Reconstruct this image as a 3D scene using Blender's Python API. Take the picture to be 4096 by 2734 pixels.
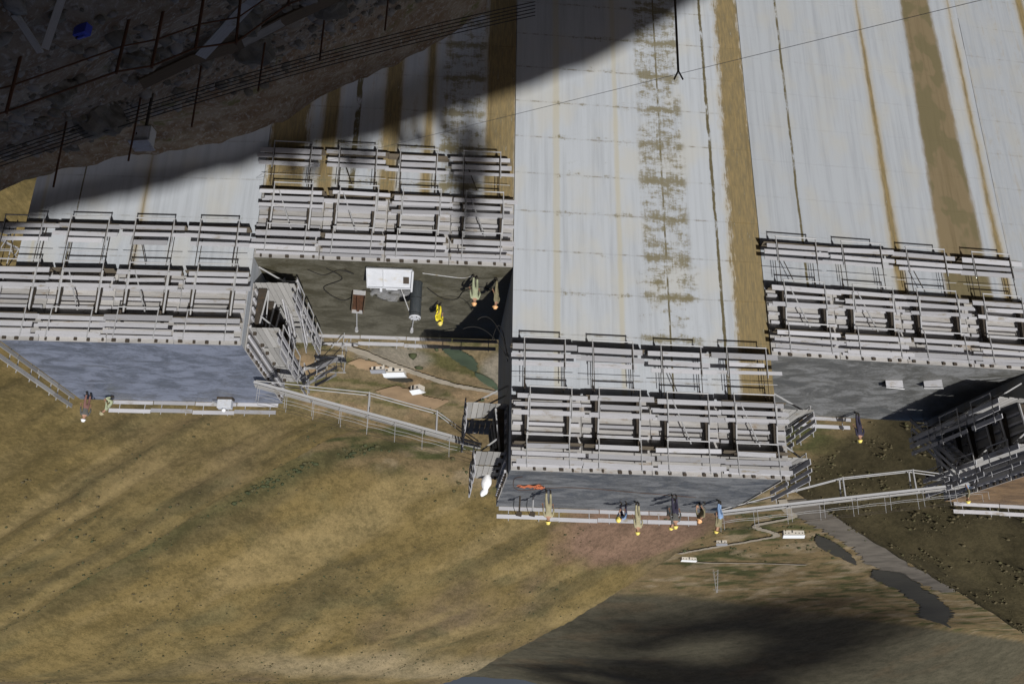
import bpy, bmesh, math, random
import numpy as np
from mathutils import Vector, Matrix, Euler

for o in list(bpy.data.objects):
    bpy.data.objects.remove(o)
scene = bpy.context.scene
C = scene.collection
R = math.radians
rng = random.Random(7)

# ------------------------------------------------------------------ camera (held upside down), sky, sun, exposure
TH, ROLL = R(21.5), 0.015
fwd = Vector((0, math.cos(TH), -math.sin(TH)))
up0 = Vector((0, math.sin(TH), math.cos(TH)))
rt0 = Vector((1, 0, 0))
rt = rt0 * math.cos(ROLL) + up0 * math.sin(ROLL)
upv = up0 * math.cos(ROLL) - rt0 * math.sin(ROLL)
cam_d = bpy.data.cameras.new('camera')
cam = bpy.data.objects.new('camera', cam_d)
C.objects.link(cam)
M = Matrix.Identity(4)
for i in range(3):
    M[i][0], M[i][1], M[i][2] = -rt[i], -upv[i], -fwd[i]
cam.matrix_world = M
cam_d.sensor_width = 36
cam_d.lens = 36 * 893 / 1024
cam_d.clip_start = 0.5
cam_d.clip_end = 20000
scene.camera = cam

SUN_AZ, SUN_EL = R(22), R(40.5)          # sun behind the camera, to its left
SUN = Vector((-math.sin(SUN_AZ) * math.cos(SUN_EL), -math.cos(SUN_AZ) * math.cos(SUN_EL), math.sin(SUN_EL)))
world = bpy.data.worlds.new('World')
scene.world = world
world.use_nodes = True
wn = world.node_tree
bg = wn.nodes['Background']
sky = wn.nodes.new('ShaderNodeTexSky')
sky.sky_type = 'NISHITA'
sky.sun_disc = False
sky.sun_elevation = SUN_EL
sky.sun_rotation = R(180) + SUN_AZ
sky.altitude = 1200
sky.air_density = 0.45
sky.dust_density = 5.0
sky.ozone_density = 0.3
wn.links.new(sky.outputs[0], bg.inputs[0])
bg.inputs[1].default_value = 0.068
sl = bpy.data.lights.new('sun', 'SUN')
sl.energy = 4.6
sl.angle = R(0.53)
sl.color = (1.0, 0.975, 0.935)
so = bpy.data.objects.new('sun', sl)
so.rotation_euler = SUN.to_track_quat('Z', 'Y').to_euler()
so.location = (-40, -60, 80)
C.objects.link(so)
scene.view_settings.view_transform = 'Standard'
scene.view_settings.look = 'None'
scene.view_settings.exposure = 0.0
scene.view_settings.gamma = 1.0

# ------------------------------------------------------------------ node helpers
class S:
    """a shader socket with arithmetic"""
    def __init__(s, t, k): s.t, s.k = t, k
    def _m(s, op, b=None, c=None, clamp=False):
        n = s.t.nodes.new('ShaderNodeMath'); n.operation = op; n.use_clamp = clamp
        for i, v in enumerate((s, b, c)):
            if v is None: continue
            if isinstance(v, S): s.t.links.new(v.k, n.inputs[i])
            else: n.inputs[i].default_value = v
        return S(s.t, n.outputs[0])
    def __add__(s, b): return s._m('ADD', b)
    def __sub__(s, b): return s._m('SUBTRACT', b)
    def __mul__(s, b): return s._m('MULTIPLY', b)
    __radd__ = __add__
    __rmul__ = __mul__
    def abs(s): return s._m('ABSOLUTE')
    def max(s, b): return s._m('MAXIMUM', b)
    def min(s, b): return s._m('MINIMUM', b)
    def mod(s, b): return s._m('FLOORED_MODULO', b)
    def inv(s): return (s * -1.0) + 1.0
    def step(s, lo, hi):
        n = s.t.nodes.new('ShaderNodeMapRange'); n.interpolation_type = 'SMOOTHSTEP'
        s.t.links.new(s.k, n.inputs[0])
        flip = lo > hi
        n.inputs[1].default_value, n.inputs[2].default_value = (hi, lo) if flip else (lo, hi)
        if flip: n.inputs[3].default_value, n.inputs[4].default_value = 1, 0
        return S(s.t, n.outputs[0])

class Mat:
    def __init__(s, name, rough=0.85, metal=0.0, spec=0.3):
        s.m = bpy.data.materials.new(name); s.m.use_nodes = True
        s.t = s.m.node_tree; s.b = s.t.nodes['Principled BSDF']
        s.b.inputs['Roughness'].default_value = rough
        s.b.inputs['Metallic'].default_value = metal
        s.b.inputs['Specular IOR Level'].default_value = spec
        s._co = None
    def co(s, kind='Object'):
        if s._co is None: s._co = s.t.nodes.new('ShaderNodeTexCoord')
        return S(s.t, s._co.outputs[kind])
    def geo(s): n = s.t.nodes.new('ShaderNodeNewGeometry'); return S(s.t, n.outputs['Position'])
    def sep(s, v):
        n = s.t.nodes.new('ShaderNodeSeparateXYZ'); s.t.links.new(v.k, n.inputs[0])
        return [S(s.t, n.outputs[i]) for i in range(3)]
    def scale(s, v, sc, off=(0, 0, 0)):
        n = s.t.nodes.new('ShaderNodeMapping'); s.t.links.new(v.k, n.inputs[0])
        n.inputs['Scale'].default_value = sc; n.inputs['Location'].default_value = off
        return S(s.t, n.outputs[0])
    def noise(s, v, scale=1, detail=4, rough=.55, dist=0):
        n = s.t.nodes.new('ShaderNodeTexNoise'); s.t.links.new(v.k, n.inputs['Vector'])
        n.inputs['Scale'].default_value = scale; n.inputs['Detail'].default_value = detail
        n.inputs['Roughness'].default_value = rough; n.inputs['Distortion'].default_value = dist
        return S(s.t, n.outputs[0])
    def voro(s, v, scale=1):
        n = s.t.nodes.new('ShaderNodeTexVoronoi'); s.t.links.new(v.k, n.inputs['Vector'])
        n.inputs['Scale'].default_value = scale
        return S(s.t, n.outputs['Distance'])
    def rand(s):
        n = s.t.nodes.new('ShaderNodeObjectInfo'); return S(s.t, n.outputs['Random'])
    def attr(s, name, out='Color'):
        n = s.t.nodes.new('ShaderNodeAttribute'); n.attribute_name = name; return S(s.t, n.outputs[out])
    def mix(s, a, b, f, mode='MIX'):
        n = s.t.nodes.new('ShaderNodeMix'); n.data_type = 'RGBA'; n.blend_type = mode
        for v, i in ((f, 0), (a, 6), (b, 7)):
            if isinstance(v, S): s.t.links.new(v.k, n.inputs[i])
            elif isinstance(v, (int, float)): n.inputs[i].default_value = v
            else: n.inputs[i].default_value = (*v, 1)
        return S(s.t, n.outputs[2])
    def col(s, v):
        if isinstance(v, S): s.t.links.new(v.k, s.b.inputs['Base Color'])
        else: s.b.inputs['Base Color'].default_value = (*v, 1)
    def rough(s, v): s.t.links.new(v.k, s.b.inputs['Roughness'])
    def bump(s, h, strength=.3, dist=.02):
        n = s.t.nodes.new('ShaderNodeBump'); n.inputs['Strength'].default_value = strength
        n.inputs['Distance'].default_value = dist
        s.t.links.new(h.k, n.inputs['Height']); s.t.links.new(n.outputs[0], s.b.inputs['Normal'])

MATS = {}
def simple(name, c, rough=.8, metal=0, var=.15, dirt=None, scale=6, spec=.3):
    m = Mat(name, rough, metal, spec)
    n = m.noise(m.co(), scale, 5, .6)
    v = m.mix(tuple(x * (1 - var) for x in c), tuple(min(1, x * (1 + var)) for x in c), n.step(.3, .7))
    r = m.rand()
    v = m.mix(v, tuple(x * .7 for x in c), r * (var * 2))
    if dirt: v = m.mix(v, dirt, m.noise(m.scale(m.co(), (1, 1, 1), (3, 1, 7)), scale * .6, 6, .7).step(.52, .7))
    m.col(v); m.bump(n, .2, .01)
    MATS[name] = m.m
    return m.m

def wood(name, c, dirt, amount=.25):
    m = Mat(name, .85)
    co = m.co()
    n = m.noise(m.scale(co, (1.2, 9, 9)), 2.2, 5, .65)
    v = m.mix(tuple(x * .78 for x in c), tuple(min(1, x * 1.1) for x in c), n.step(.3, .68))
    r = m.rand()
    v = m.mix(v, tuple(x * .55 for x in c), r.step(.35, 1.3))
    v = m.mix(v, tuple(min(1, x * 1.25) for x in c), r.mod(.17).step(.12, .17) * .6)
    pat = m.noise(m.scale(m.geo(), (.9, .9, 3)), 1.1, 5, .7)
    v = m.mix(v, dirt, pat.step(.56, .72) * amount * 2)
    m.col(v); m.bump(n, .25, .01)
    MATS[name] = m.m
wood('wood_board', (.43, .432, .46), (.2, .165, .1), .38)
wood('wood_plank', (.36, .355, .345), (.17, .14, .09), .4)
wood('deck_shade_wood', (.12, .1, .075), (.06, .05, .035), .4)  # walkway planks darkened so the gaps between guard boards read as shade
wood('wood_brown', (.1, .075, .05), (.05, .04, .03))
wood('panel_sheet', (.36, .35, .34), (.2, .14, .08), .45)
simple('steel_light', (.4, .405, .42), .5, .1, .12, (.3, .27, .2))
simple('steel_dark', (.055, .045, .035), .7, .1, .25, (.1, .06, .03))
simple('steel_rust', (.09, .042, .022), .85, 0, .3, (.05, .03, .02))
simple('white_paint', (.5, .52, .56), .55, 0, .06, (.42, .4, .36), 4)
simple('white_bright', (.8, .81, .83), .6, 0, .04)
simple('black_rubber', (.018, .017, .016), .7)
simple('grey_drum', (.05, .058, .065), .55, .2, .15, (.09, .09, .085))
simple('yellow_suit', (.78, .66, .04), .7, 0, .08)
simple('helmet_yellow', (.78, .64, .16), .35, 0, .03)
simple('helmet_orange', (.75, .42, .2), .4, 0, .03)
simple('khaki', (.34, .31, .2), .9, 0, .12)
simple('khaki_dark', (.2, .18, .11), .9, 0, .12)
simple('navy', (.035, .032, .055), .9, 0, .12)
simple('blue_cloth', (.2, .3, .48), .9, 0, .1)
simple('green_cloth', (.33, .36, .24), .9, 0, .1)
simple('red_cloth', (.19, .1, .085), .9, 0, .1)
simple('grey_cloth', (.09, .09, .085), .9, 0, .1)
simple('skin', (.32, .18, .12), .6, 0, .08)
simple('boot', (.03, .025, .02), .8)
simple('blue_plastic', (.05, .07, .42), .4, 0, .05)
simple('orange_paint', (.42, .13, .06), .8, 0, .1)
simple('rock', (.13, .12, .1), .95, 0, .35, (.07, .06, .04), 2.5)
simple('roof_white', (.72, .75, .78), .6, 0, .06)
simple('wall_pale', (.5, .47, .42), .9, 0, .08)
simple('window_dark', (.03, .035, .04), .2, 0, .05)
simple('roof_grey', (.26, .27, .3), .7, 0, .1)
simple('concrete_kerb', (.2, .19, .175), .9, 0, .15, (.1, .09, .07), 2)
simple('bark', (.06, .045, .03), .95, 0, .3)
simple('leaf_dark', (.04, .05, .022), .8, 0, .4)
simple('leaf_olive', (.075, .07, .032), .85, 0, .45)
simple('leaf_green', (.055, .066, .03), .85, 0, .4)
simple('leaf_brown', (.09, .075, .04), .9, 0, .3)
simple('cloud_white', (.8, .8, .8), 1, 0, .02)

# ------------------------------------------------------------------ object helpers
def setp(o, label=None, cat=None, group=None, kind=None):
    if label: o['label'] = label
    if cat: o['category'] = cat
    if group: o['group'] = group
    if kind: o['kind'] = kind
    return o
def thing(name, label, cat, loc=(0, 0, 0), rz=0, group=None):
    o = bpy.data.objects.new(name, None); o.empty_display_size = .2
    o.location = loc; o.rotation_euler = (0, 0, rz); C.objects.link(o)
    return setp(o, label, cat, group)
def link(name, me, parent=None, loc=(0, 0, 0), rot=(0, 0, 0), sc=(1, 1, 1)):
    o = bpy.data.objects.new(name, me); o.location = loc; o.rotation_euler = rot; o.scale = sc
    o.parent = parent; C.objects.link(o)
    return o
_cache = {}
def shape(kind, mat):
    if (kind, mat) in _cache: return _cache[kind, mat]
    bm = bmesh.new()
    if kind == 'box':
        bmesh.ops.create_cube(bm, size=1)
    elif kind == 'bbox':
        bmesh.ops.create_cube(bm, size=1)
        bmesh.ops.bevel(bm, geom=bm.edges[:], offset=.03, segments=1, affect='EDGES')
    elif kind == 'tube':
        bmesh.ops.create_cone(bm, cap_ends=True, segments=8, radius1=1, radius2=1, depth=1)
    elif kind == 'drum':
        bmesh.ops.create_cone(bm, cap_ends=True, segments=28, radius1=1, radius2=1, depth=1)
    elif kind == 'taper':
        bmesh.ops.create_cone(bm, cap_ends=True, segments=10, radius1=1, radius2=.55, depth=1)
    elif kind == 'ball':
        bmesh.ops.create_icosphere(bm, subdivisions=2, radius=1)
    me = bpy.data.meshes.new(kind + '_' + mat); bm.to_mesh(me); bm.free()
    if kind in ('tube', 'drum', 'ball', 'taper'):
        for p in me.polygons: p.use_smooth = abs(p.normal.z) < .9 or kind == 'ball'
    me.materials.append(MATS[mat]); _cache[kind, mat] = me
    return me
def box(name, mat, parent, c, size, rot=(0, 0, 0), kind='box'):
    return link(name, shape(kind, mat), parent, c, rot, size)
def tube(name, mat, parent, p, q, r, kind='tube'):
    p, q = Vector(p), Vector(q); d = q - p
    return link(name, shape(kind, mat), parent, (p + q) / 2, d.to_track_quat('Z', 'Y').to_euler(), (r, r, d.length))
def beam(name, mat, parent, p, q, w, h):
    """a squared timber from p to q, w wide and h deep"""
    p, q = Vector(p), Vector(q); d = q - p
    return link(name, shape('box', mat), parent, (p + q) / 2, d.to_track_quat('X', 'Z').to_euler(), (d.length, w, h))
def pymesh(name, v, f, mat, smooth=False):
    me = bpy.data.meshes.new(name); me.from_pydata(v, [], f); me.update()
    for m in (mat if isinstance(mat, (list, tuple)) else [mat]):
        me.materials.append(MATS[m] if isinstance(m, str) else m)
    if smooth: me.polygons.foreach_set('use_smooth', [True] * len(me.polygons))
    return me
def polytube(name, pts, r, mat, parent=None, sides=6):
    """a bent round tube along points"""
    pts = [Vector(p) for p in pts]; v, f = [], []
    for i, p in enumerate(pts):
        t = (pts[min(i + 1, len(pts) - 1)] - pts[max(i - 1, 0)]).normalized()
        a = t.cross(Vector((.3, .5, .81))).normalized(); b = t.cross(a)
        for k in range(sides):
            an = k * 2 * math.pi / sides
            v.append(p + a * (r * math.cos(an)) + b * (r * math.sin(an)))
    for i in range(len(pts) - 1):
        for k in range(sides):
            f.append((i * sides + k, i * sides + (k + 1) % sides, (i + 1) * sides + (k + 1) % sides, (i + 1) * sides + k))
    f.append(tuple(range(sides))[::-1]); f.append(tuple(range((len(pts) - 1) * sides, len(pts) * sides)))
    return link(name, pymesh(name, v, f, mat, True), parent)

# ------------------------------------------------------------------ numpy noise
def vnoise(x, y, seed=0):
    xi, yi = np.floor(x).astype(np.int64), np.floor(y).astype(np.int64)
    fx, fy = x - xi, y - yi
    fx, fy = fx * fx * (3 - 2 * fx), fy * fy * (3 - 2 * fy)
    def h(a, b):
        n = (a * 374761393 + b * 668265263 + seed * 1442695041) & 0x7fffffff
        n = ((n ^ (n >> 13)) * 1274126177) & 0x7fffffff
        return ((n ^ (n >> 16)) & 0xffff) / 65535.0
    return (h(xi, yi) * (1 - fx) + h(xi + 1, yi) * fx) * (1 - fy) + (h(xi, yi + 1) * (1 - fx) + h(xi + 1, yi + 1) * fx) * fy
def fbm(x, y, o=5, seed=0):
    s, a, t = 0, 1, 0
    for i in range(o):
        s = s + a * (vnoise(x * 2 ** i, y * 2 ** i, seed + i * 17) * 2 - 1); t += a; a *= .5
    return s / t
def smax(a, b, k):
    h = np.clip(.5 + .5 * (a - b) / k, 0, 1)
    return b * (1 - h) + a * h + k * h * (1 - h)
def smin(a, b, k): return -smax(-a, -b, k)
def sst(x, a, b):
    t = np.clip((x - a) / (b - a), 0, 1); return t * t * (3 - 2 * t)

# ------------------------------------------------------------------ the valley below the dam
FLOOR = -120.0
def terrain_z(X, Y):
    n1, n2 = fbm(X / 160, Y / 160, 5, 3), fbm(X / 45, Y / 45, 5, 9)
    fl = FLOOR + 1.2 * n2 + 0 * X
    # left bank spur
    le = FLOOR + .63 * (-X - 140 + 22 * n1) + 4 * n2 - .9 * np.maximum(0, Y - 500 + 26 * n1)
    # right bank spur
    ri = FLOOR + .45 * (X - 60 + 20 * n1) + 3 * n2 - .75 * np.maximum(0, Y - 400 - .46 * (X - 65) + 10 * n1)
    # grassy hill beyond the gully
    a = ((X + 165) + (Y - 690)) * .7071; d = ((X + 165) - (Y - 690)) * .7071
    go = FLOOR + .377 * a + 7 * n1 + 3.5 * n2 - .04 * np.clip(d - 300, 0, 400)
    go = smin(go, -7 + .004 * a + 4 * n1, 18) - .7 * np.maximum(0, -d + 10 * n1)
    # far mountain
    Yb = 1040 + 1.0 * np.maximum(0, -X - 200)
    zr = -40 + .16 * np.maximum(0, -X - 20) + 16 * n1
    w = np.clip((Y - Yb) / (2700 - Yb), 0, 1)
    fa = FLOOR - 2 + (zr - FLOOR) * w ** .9 + 14 * fbm(X / 420, Y / 420, 4, 21) * w - .3 * np.maximum(0, Y - 2700)
    p_, q_ = X * .908 + Y * .418, -X * .418 + Y * .908
    rl = fbm(p_ / 170, q_ / 16, 5, 27)
    ri = ri + 2.6 * rl; go = go + 2.6 * fbm(X / 120 + Y / 300, Y / 30 - X / 60, 5, 29) * sst(Y, 430, 520)
    z = smax(fl, le, 12); z = smax(z, ri, 10); z = smax(z, go, 10); z = smax(z, fa, 14)
    return z, le, ri, go, fa, n1, n2
def tz(x, y): return float(terrain_z(np.array([float(x)]), np.array([float(y)]))[0][0])

def grid_mesh(name, X, Y, Z, col, mat):
    ny, nx = X.shape
    v = np.stack([X, Y, Z], -1).reshape(-1, 3)
    i = np.arange(ny * nx).reshape(ny, nx)
    f = np.stack([i[:-1, :-1], i[:-1, 1:], i[1:, 1:], i[1:, :-1]], -1).reshape(-1, 4)
    me = bpy.data.meshes.new(name)
    me.vertices.add(len(v)); me.vertices.foreach_set('co', v.ravel())
    me.loops.add(f.size); me.loops.foreach_set('vertex_index', f.ravel())
    me.polygons.add(len(f)); me.polygons.foreach_set('loop_start', np.arange(0, f.size, 4))
    me.polygons.foreach_set('use_smooth', np.ones(len(f), bool))
    me.update(calc_edges=True)
    if col is not None:
        ca = me.color_attributes.new('tint', 'FLOAT_COLOR', 'POINT')
        c4 = np.concatenate([col.reshape(-1, 3), np.ones((len(v), 1))], 1)
        ca.data.foreach_set('color', c4.ravel())
    me.materials.append(mat)
    return me

m = Mat('hill_grass', 1.0, 0, .1)
g = m.geo()
base = m.attr('tint')
n1 = m.noise(m.scale(g, (1, .55, 2)), .045, 10, .72)
n2 = m.noise(m.scale(g, (1, .5, 1)), .3, 8, .75)
n3 = m.noise(m.scale(g, (1, .4, 1)), 1.1, 5, .75)
dk = m.mix(base, (.6, .6, .56), 1.0, 'MULTIPLY')
lt = m.mix(base, (1.3, 1.25, 1.2), 1.0, 'MULTIPLY')
c = m.mix(dk, lt, (n1 * .38 + n2 * .38 + n3 * .24).step(.4, .61))
c = m.mix(c, m.mix(c, (.5, .55, .48), 1.0, 'MULTIPLY'), n2.step(.58, .66) * .85)
c = m.mix(c, m.mix(c, (1.35, 1.3, 1.25), 1.0, 'MULTIPLY'), n3.step(.58, .7) * .5)
m.col(c); m.bump(n2, .5, .8)
MATS['hill_grass'] = m.m

az = np.radians(np.linspace(-66, 66, 560))
rr = 56 * (5200 / 56) ** (np.linspace(0, 1, 520))
AZ, RR = np.meshgrid(az, rr)
X, Y = RR * np.sin(AZ), RR * np.cos(AZ)
Z, le, ri, go, fa, n1_, n2_ = terrain_z(X, Y)
def mixc(col, c, w): return col * (1 - w[..., None]) + np.array(c) * w[..., None]
col = np.zeros(X.shape + (3,)) + np.array((.168, .13, .056))
P_, Q_ = X * .908 + Y * .418, -X * .418 + Y * .908
rl_ = fbm(P_ / 170, Q_ / 16, 5, 27); rg_ = fbm(X / 120 + Y / 300, Y / 30 - X / 60, 5, 29)
k1, k2, k3 = fbm(X / 70, Y / 120, 5, 31), fbm(X / 28, Y / 28, 4, 37), fbm(X / 200, Y / 55, 5, 41)
col = mixc(col, (.15, .117, .075), sst(k1, -.1, .5))
col = mixc(col, (.195, .155, .072), sst(k3, .05, .55) * .7)
col = mixc(col, (.1, .094, .05), sst(k2, .1, .6) * .6)
wr_ = sst(ri - go, -6, 6)
st_ = rl_ * wr_ + rg_ * (1 - wr_)
col = mixc(col, (.235, .185, .092), sst(st_, .08, .4) * .75)
col = mixc(col, (.105, .088, .045), sst(st_, -.08, -.4) * .7)
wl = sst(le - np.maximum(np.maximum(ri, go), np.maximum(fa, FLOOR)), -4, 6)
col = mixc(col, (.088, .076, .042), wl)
wf = sst(fa - np.maximum(np.maximum(ri, go), np.maximum(le, FLOOR)), -6, 8)
col = mixc(col, (.092, .086, .062), wf)
col = mixc(col, (.11, .09, .06), wf * sst(k1, .1, .5) * .7)
wv = sst(Z - FLOOR, 8, 3)                                          # valley floor
col = mixc(col, (.21, .16, .088), wv * .9)
col = mixc(col, (.075, .082, .034), wv * sst(fbm(X / 22, Y / 16, 4, 51), .0, .35))
col = mixc(col, (.27, .22, .145), wv * sst(fbm(X / 18, Y / 30, 4, 57), .15, .4))
# gully with green brush between the spur and the hill behind
gu = np.abs(Y - 400 - .46 * (X - 65) - 44 + 10 * n1_)
col = mixc(col, (.085, .084, .04), sst(gu + 16 * k2, 18, 2) * sst(X, 40, 70) * .7)
# bare reddish slope above the river terraces
rd = sst(np.hypot((X + 95) / 62, (Y - 640) / 75) + .25 * k2, 1.1, .8)
col = mixc(col, np.array((.2, .135, .1)), rd)
# pale scree along the crest of the hill
sc = sst(Z + 9 * k1, -34, -22) * sst(Z + 9 * k1, -8, -16) * sst(X, 420, 120) * sst(Y, 650, 760) * (1 - wf)
col = mixc(col, (.29, .245, .16), sc * .75)
# worked ground round the sheds below the gap: pale yard, green strips running down to the pools
yd = sst(np.hypot((X - 34) / 62, (Y - 338) / 62), 1.15, .8)
st = fbm((X * .55 + Y * .83) / 5.0, (X * .83 - Y * .55) / 34, 4, 91)
col = mixc(col, (.235, .19, .115), yd * .85)
col = mixc(col, (.105, .105, .042), yd * sst(st, -.02, .22) * .9)
col = mixc(col, (.3, .22, .135), yd * sst(fbm(X / 14, Y / 20, 4, 93), .12, .35) * .9)
col = mixc(col, (.27, .25, .21), sst(np.hypot((X - 44) / 15, (Y - 318) / 15) + .3 * k2, 1.1, .7) * .9)
col = mixc(col, (.27, .25, .21), sst(np.hypot((X - 2) / 11, (Y - 330) / 26) + .3 * k2, 1.1, .7) * .85)
col *= .84
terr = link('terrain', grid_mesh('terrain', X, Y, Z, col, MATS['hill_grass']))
setp(terr, 'brown grassy hills and valley floor below the dam', kind='structure')

def ribbon(name, pts, w, mat, dz, label, n=40, kind='structure'):
    """a strip draped over the valley along smoothed points"""
    P = np.array(pts, float); t = np.linspace(0, len(P) - 1, n * (len(P) - 1)); i = np.clip(t.astype(int), 0, len(P) - 2); u = t - i
    def gp(k): return P[np.clip(k, 0, len(P) - 1)]
    u_ = u[:, None]
    Q = .5 * ((2 * gp(i)) + (-gp(i - 1) + gp(i + 1)) * u_ + (2 * gp(i - 1) - 5 * gp(i) + 4 * gp(i + 1) - gp(i + 2)) * u_ ** 2 + (-gp(i - 1) + 3 * gp(i) - 3 * gp(i + 1) + gp(i + 2)) * u_ ** 3)
    T = np.gradient(Q[:, :2], axis=0); T /= np.linalg.norm(T, axis=1)[:, None] + 1e-9
    N = np.stack([-T[:, 1], T[:, 0]], 1); wd = Q[:, 2] if Q.shape[1] > 2 else np.full(len(Q), w)
    wd = wd * (1 + .3 * fbm(np.arange(len(Q)) / 5.0, np.zeros(len(Q)), 4, 5) + .25 * fbm(np.arange(len(Q)) / 1.7, np.ones(len(Q)), 2, 6))
    rows = [Q[:, :2] + N * (wd * s)[:, None] for s in (-.5, -.25, 0, .25, .5)]
    XX, YY = np.stack([r[:, 0] for r in rows], 1), np.stack([r[:, 1] for r in rows], 1)
    ZZ = terrain_z(XX, YY)[0] + dz
    return setp(link(name, grid_mesh(name, XX, YY, ZZ, None, MATS[mat])), label, kind=kind)
simple('dirt_road', (.3, .265, .21), .95, 0, .15, None, .2)
simple('river_water', (.04, .037, .028), .75, 0, .1, None, .05)
simple('meadow', (.06, .082, .05), .6, 0, .3, None, .1)
simple('bare_soil', (.3, .21, .125), .95, 0, .2, None, .1)
simple('shingle', (.13, .115, .095), .95, 0, .4, None, .05)
ribbon('river', [(-236, 690, 1), (-252, 722, 13), (-266, 748, 16), (-300, 806, 11), (-325, 852, 2)], 15, 'river_water', .9, 'dark reach of the river below the terraces')
ribbon('river', [(-352, 880, 2), (-378, 912, 30), (-392, 940, 34), (-452, 1035, 30), (-560, 1220, 34), (-640, 1390, 44), (-700, 1500, 12), (-760, 1600, 3)], 15, 'river_water', .9, 'broad dark reach of the river under the scrubby slope')
ribbon('shingle_bank', [(-185, 560), (-240, 650), (-300, 745), (-362, 860), (-425, 935), (-520, 1060)], 34, 'shingle', .5, 'pale shingle bank beside the river')
ribbon('road', [(62, 300), (46, 322), (36, 333), (24, 345), (10, 353), (-12, 366), (-40, 380)], 4.2, 'dirt_road', .7, 'pale dirt road crossing the valley floor below the gap')
ribbon('road', [(-172, 560), (-186, 596), (-196, 622), (-180, 655), (-205, 690), (-200, 715), (-165, 770), (-150, 800)], 6, 'dirt_road', .9, 'pale winding road along the river terraces')
ribbon('road', [(-160, 846), (-200, 852), (-240, 850), (-280, 856)], 5, 'dirt_road', .9, 'straight pale track on the far terrace')
ribbon('pond', [(24, 302, 3), (21, 308, 7), (18, 314, 8), (15.5, 322, 5), (14, 328, 1)], 7, 'meadow', .6, 'broad green pond near the dirt road')
ribbon('pond', [(14, 329, .5), (12, 334, 4), (9.5, 340, 5), (7, 347, 3), (5, 353, .5)], 7, 'meadow', .6, 'narrow green pond beside the dirt road')
ribbon('pond', [(50, 338, .5), (47.5, 339, 5), (44, 340, 6), (41, 341, 4), (39.5, 341.5, .5)], 7, 'river_water', .7, 'small dark olive pond between the sheds')
ribbon('bare_ground', [(52, 352), (42, 366), (30, 374)], 14, 'bare_soil', .45, 'orange bare soil patch below the footbridge')
ribbon('bare_ground', [(60, 318), (50, 330), (44, 340)], 8, 'bare_soil', .45, 'orange bare soil patch beside the white roofed shed')

# ------------------------------------------------------------------ near rocky hillside (the photographer's bank)
def keyline(xs, zs): return lambda X: np.interp(X, xs, zs)
KY = [-90, -45, -25, 0, 6, 12.6, 16.3, 24, 26.5, 31, 38, 46]
ridge = keyline([-120, -60, -36, -27, -20, -12.7, -2.5, 20, 60, 120], [-26, 9, 24.6, 30.2, 32.2, 34.3, 37.9, 50, 75, 103])
crest = keyline([-80, -20, -10, 0, 2.6, 6.7, 12, 16, 24, 40, 120], [-75, -46, -36, -26.2, -23.9, -21.0, -17.5, -16.3, -13.9, -6, 30])
campl = keyline([-120, -44, 0, 30, 120], [-45, -20, -2.2, 8, 40])
KZ = [lambda X: ridge(X) - 16, lambda X: ridge(X) - 5, ridge, campl,
      lambda X: np.minimum(campl(X) - 7, crest(X) + 10), lambda X: crest(X) + 7.4, lambda X: crest(X) + 6.0, crest,
      lambda X: crest(X) - 1.6, lambda X: crest(X) - 6.5, lambda X: crest(X) - 9.5, lambda X: crest(X) - 14]
xs = np.unique(np.concatenate([np.linspace(-110, -20, 60), np.linspace(-20, 34, 300), np.linspace(34, 110, 50)]))
ys = np.unique(np.concatenate([np.linspace(-85, -32, 26), np.linspace(-32, -18, 40), np.linspace(-18, 8, 40), np.linspace(8, 38.6, 200)]))
def hill_z(X, Y):
    K = np.stack([k(X) for k in KZ]); j = np.clip(np.searchsorted(KY, Y) - 1, 0, len(KY) - 2)
    ky = np.array(KY, float); w = (Y - ky[j]) / (ky[j + 1] - ky[j])
    z0 = np.take_along_axis(K, j[None], 0)[0]; z1 = np.take_along_axis(K, j[None] + 1, 0)[0]
    z = z0 * (1 - w) + z1 * w
    rough = 1 - .8 * np.exp(-((Y + 25) / 5.) ** 2)
    near = np.exp(-(X ** 2 + (Y - 1) ** 2) / 14)
    z = z + rough * (1.0 * fbm(X / 5, Y / 5, 5, 61) + .35 * np.abs(fbm(X / 1.3, Y / 1.3, 4, 67))) + .8 * fbm(X / 2.6, Y / 2.6, 4, 71) * (Y < -15)
    z = z - near * 1.2
    cap = -.93 * Y - 1.9                                             # keep the bank below the view down to the dam on its open side
    return np.where((Y > 1) & (X < 1.5), np.minimum(z, cap - .25 * (1.5 - X)), z)
def hz(x, y): return float(hill_z(np.array([[float(x)]]), np.array([[float(y)]]))[0, 0])
m = Mat('hillside_rock', .95, 0, .2)
g = m.geo()
a, b = m.noise(g, .9, 9, .7, .6), m.noise(m.scale(g, (1, 1, 3)), 3.5, 7, .7)
soil = m.mix((.14, .098, .065), (.2, .17, .135), a.step(.4, .62))
c = m.mix(soil, (.27, .255, .235), b.step(.5, .66))
c = m.mix(c, (.085, .09, .03), m.noise(g, .55, 6, .7).step(.58, .68) * .8)
m.col(c); m.bump(b, .6, .12)
MATS['hillside_rock'] = m.m
X, Y = np.meshgrid(xs, ys)
bank = setp(link('hillside', grid_mesh('hillside', X, Y, hill_z(X, Y), None, m.m)), 'steep shaded rocky bank in front of the dam', kind='structure')

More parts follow.
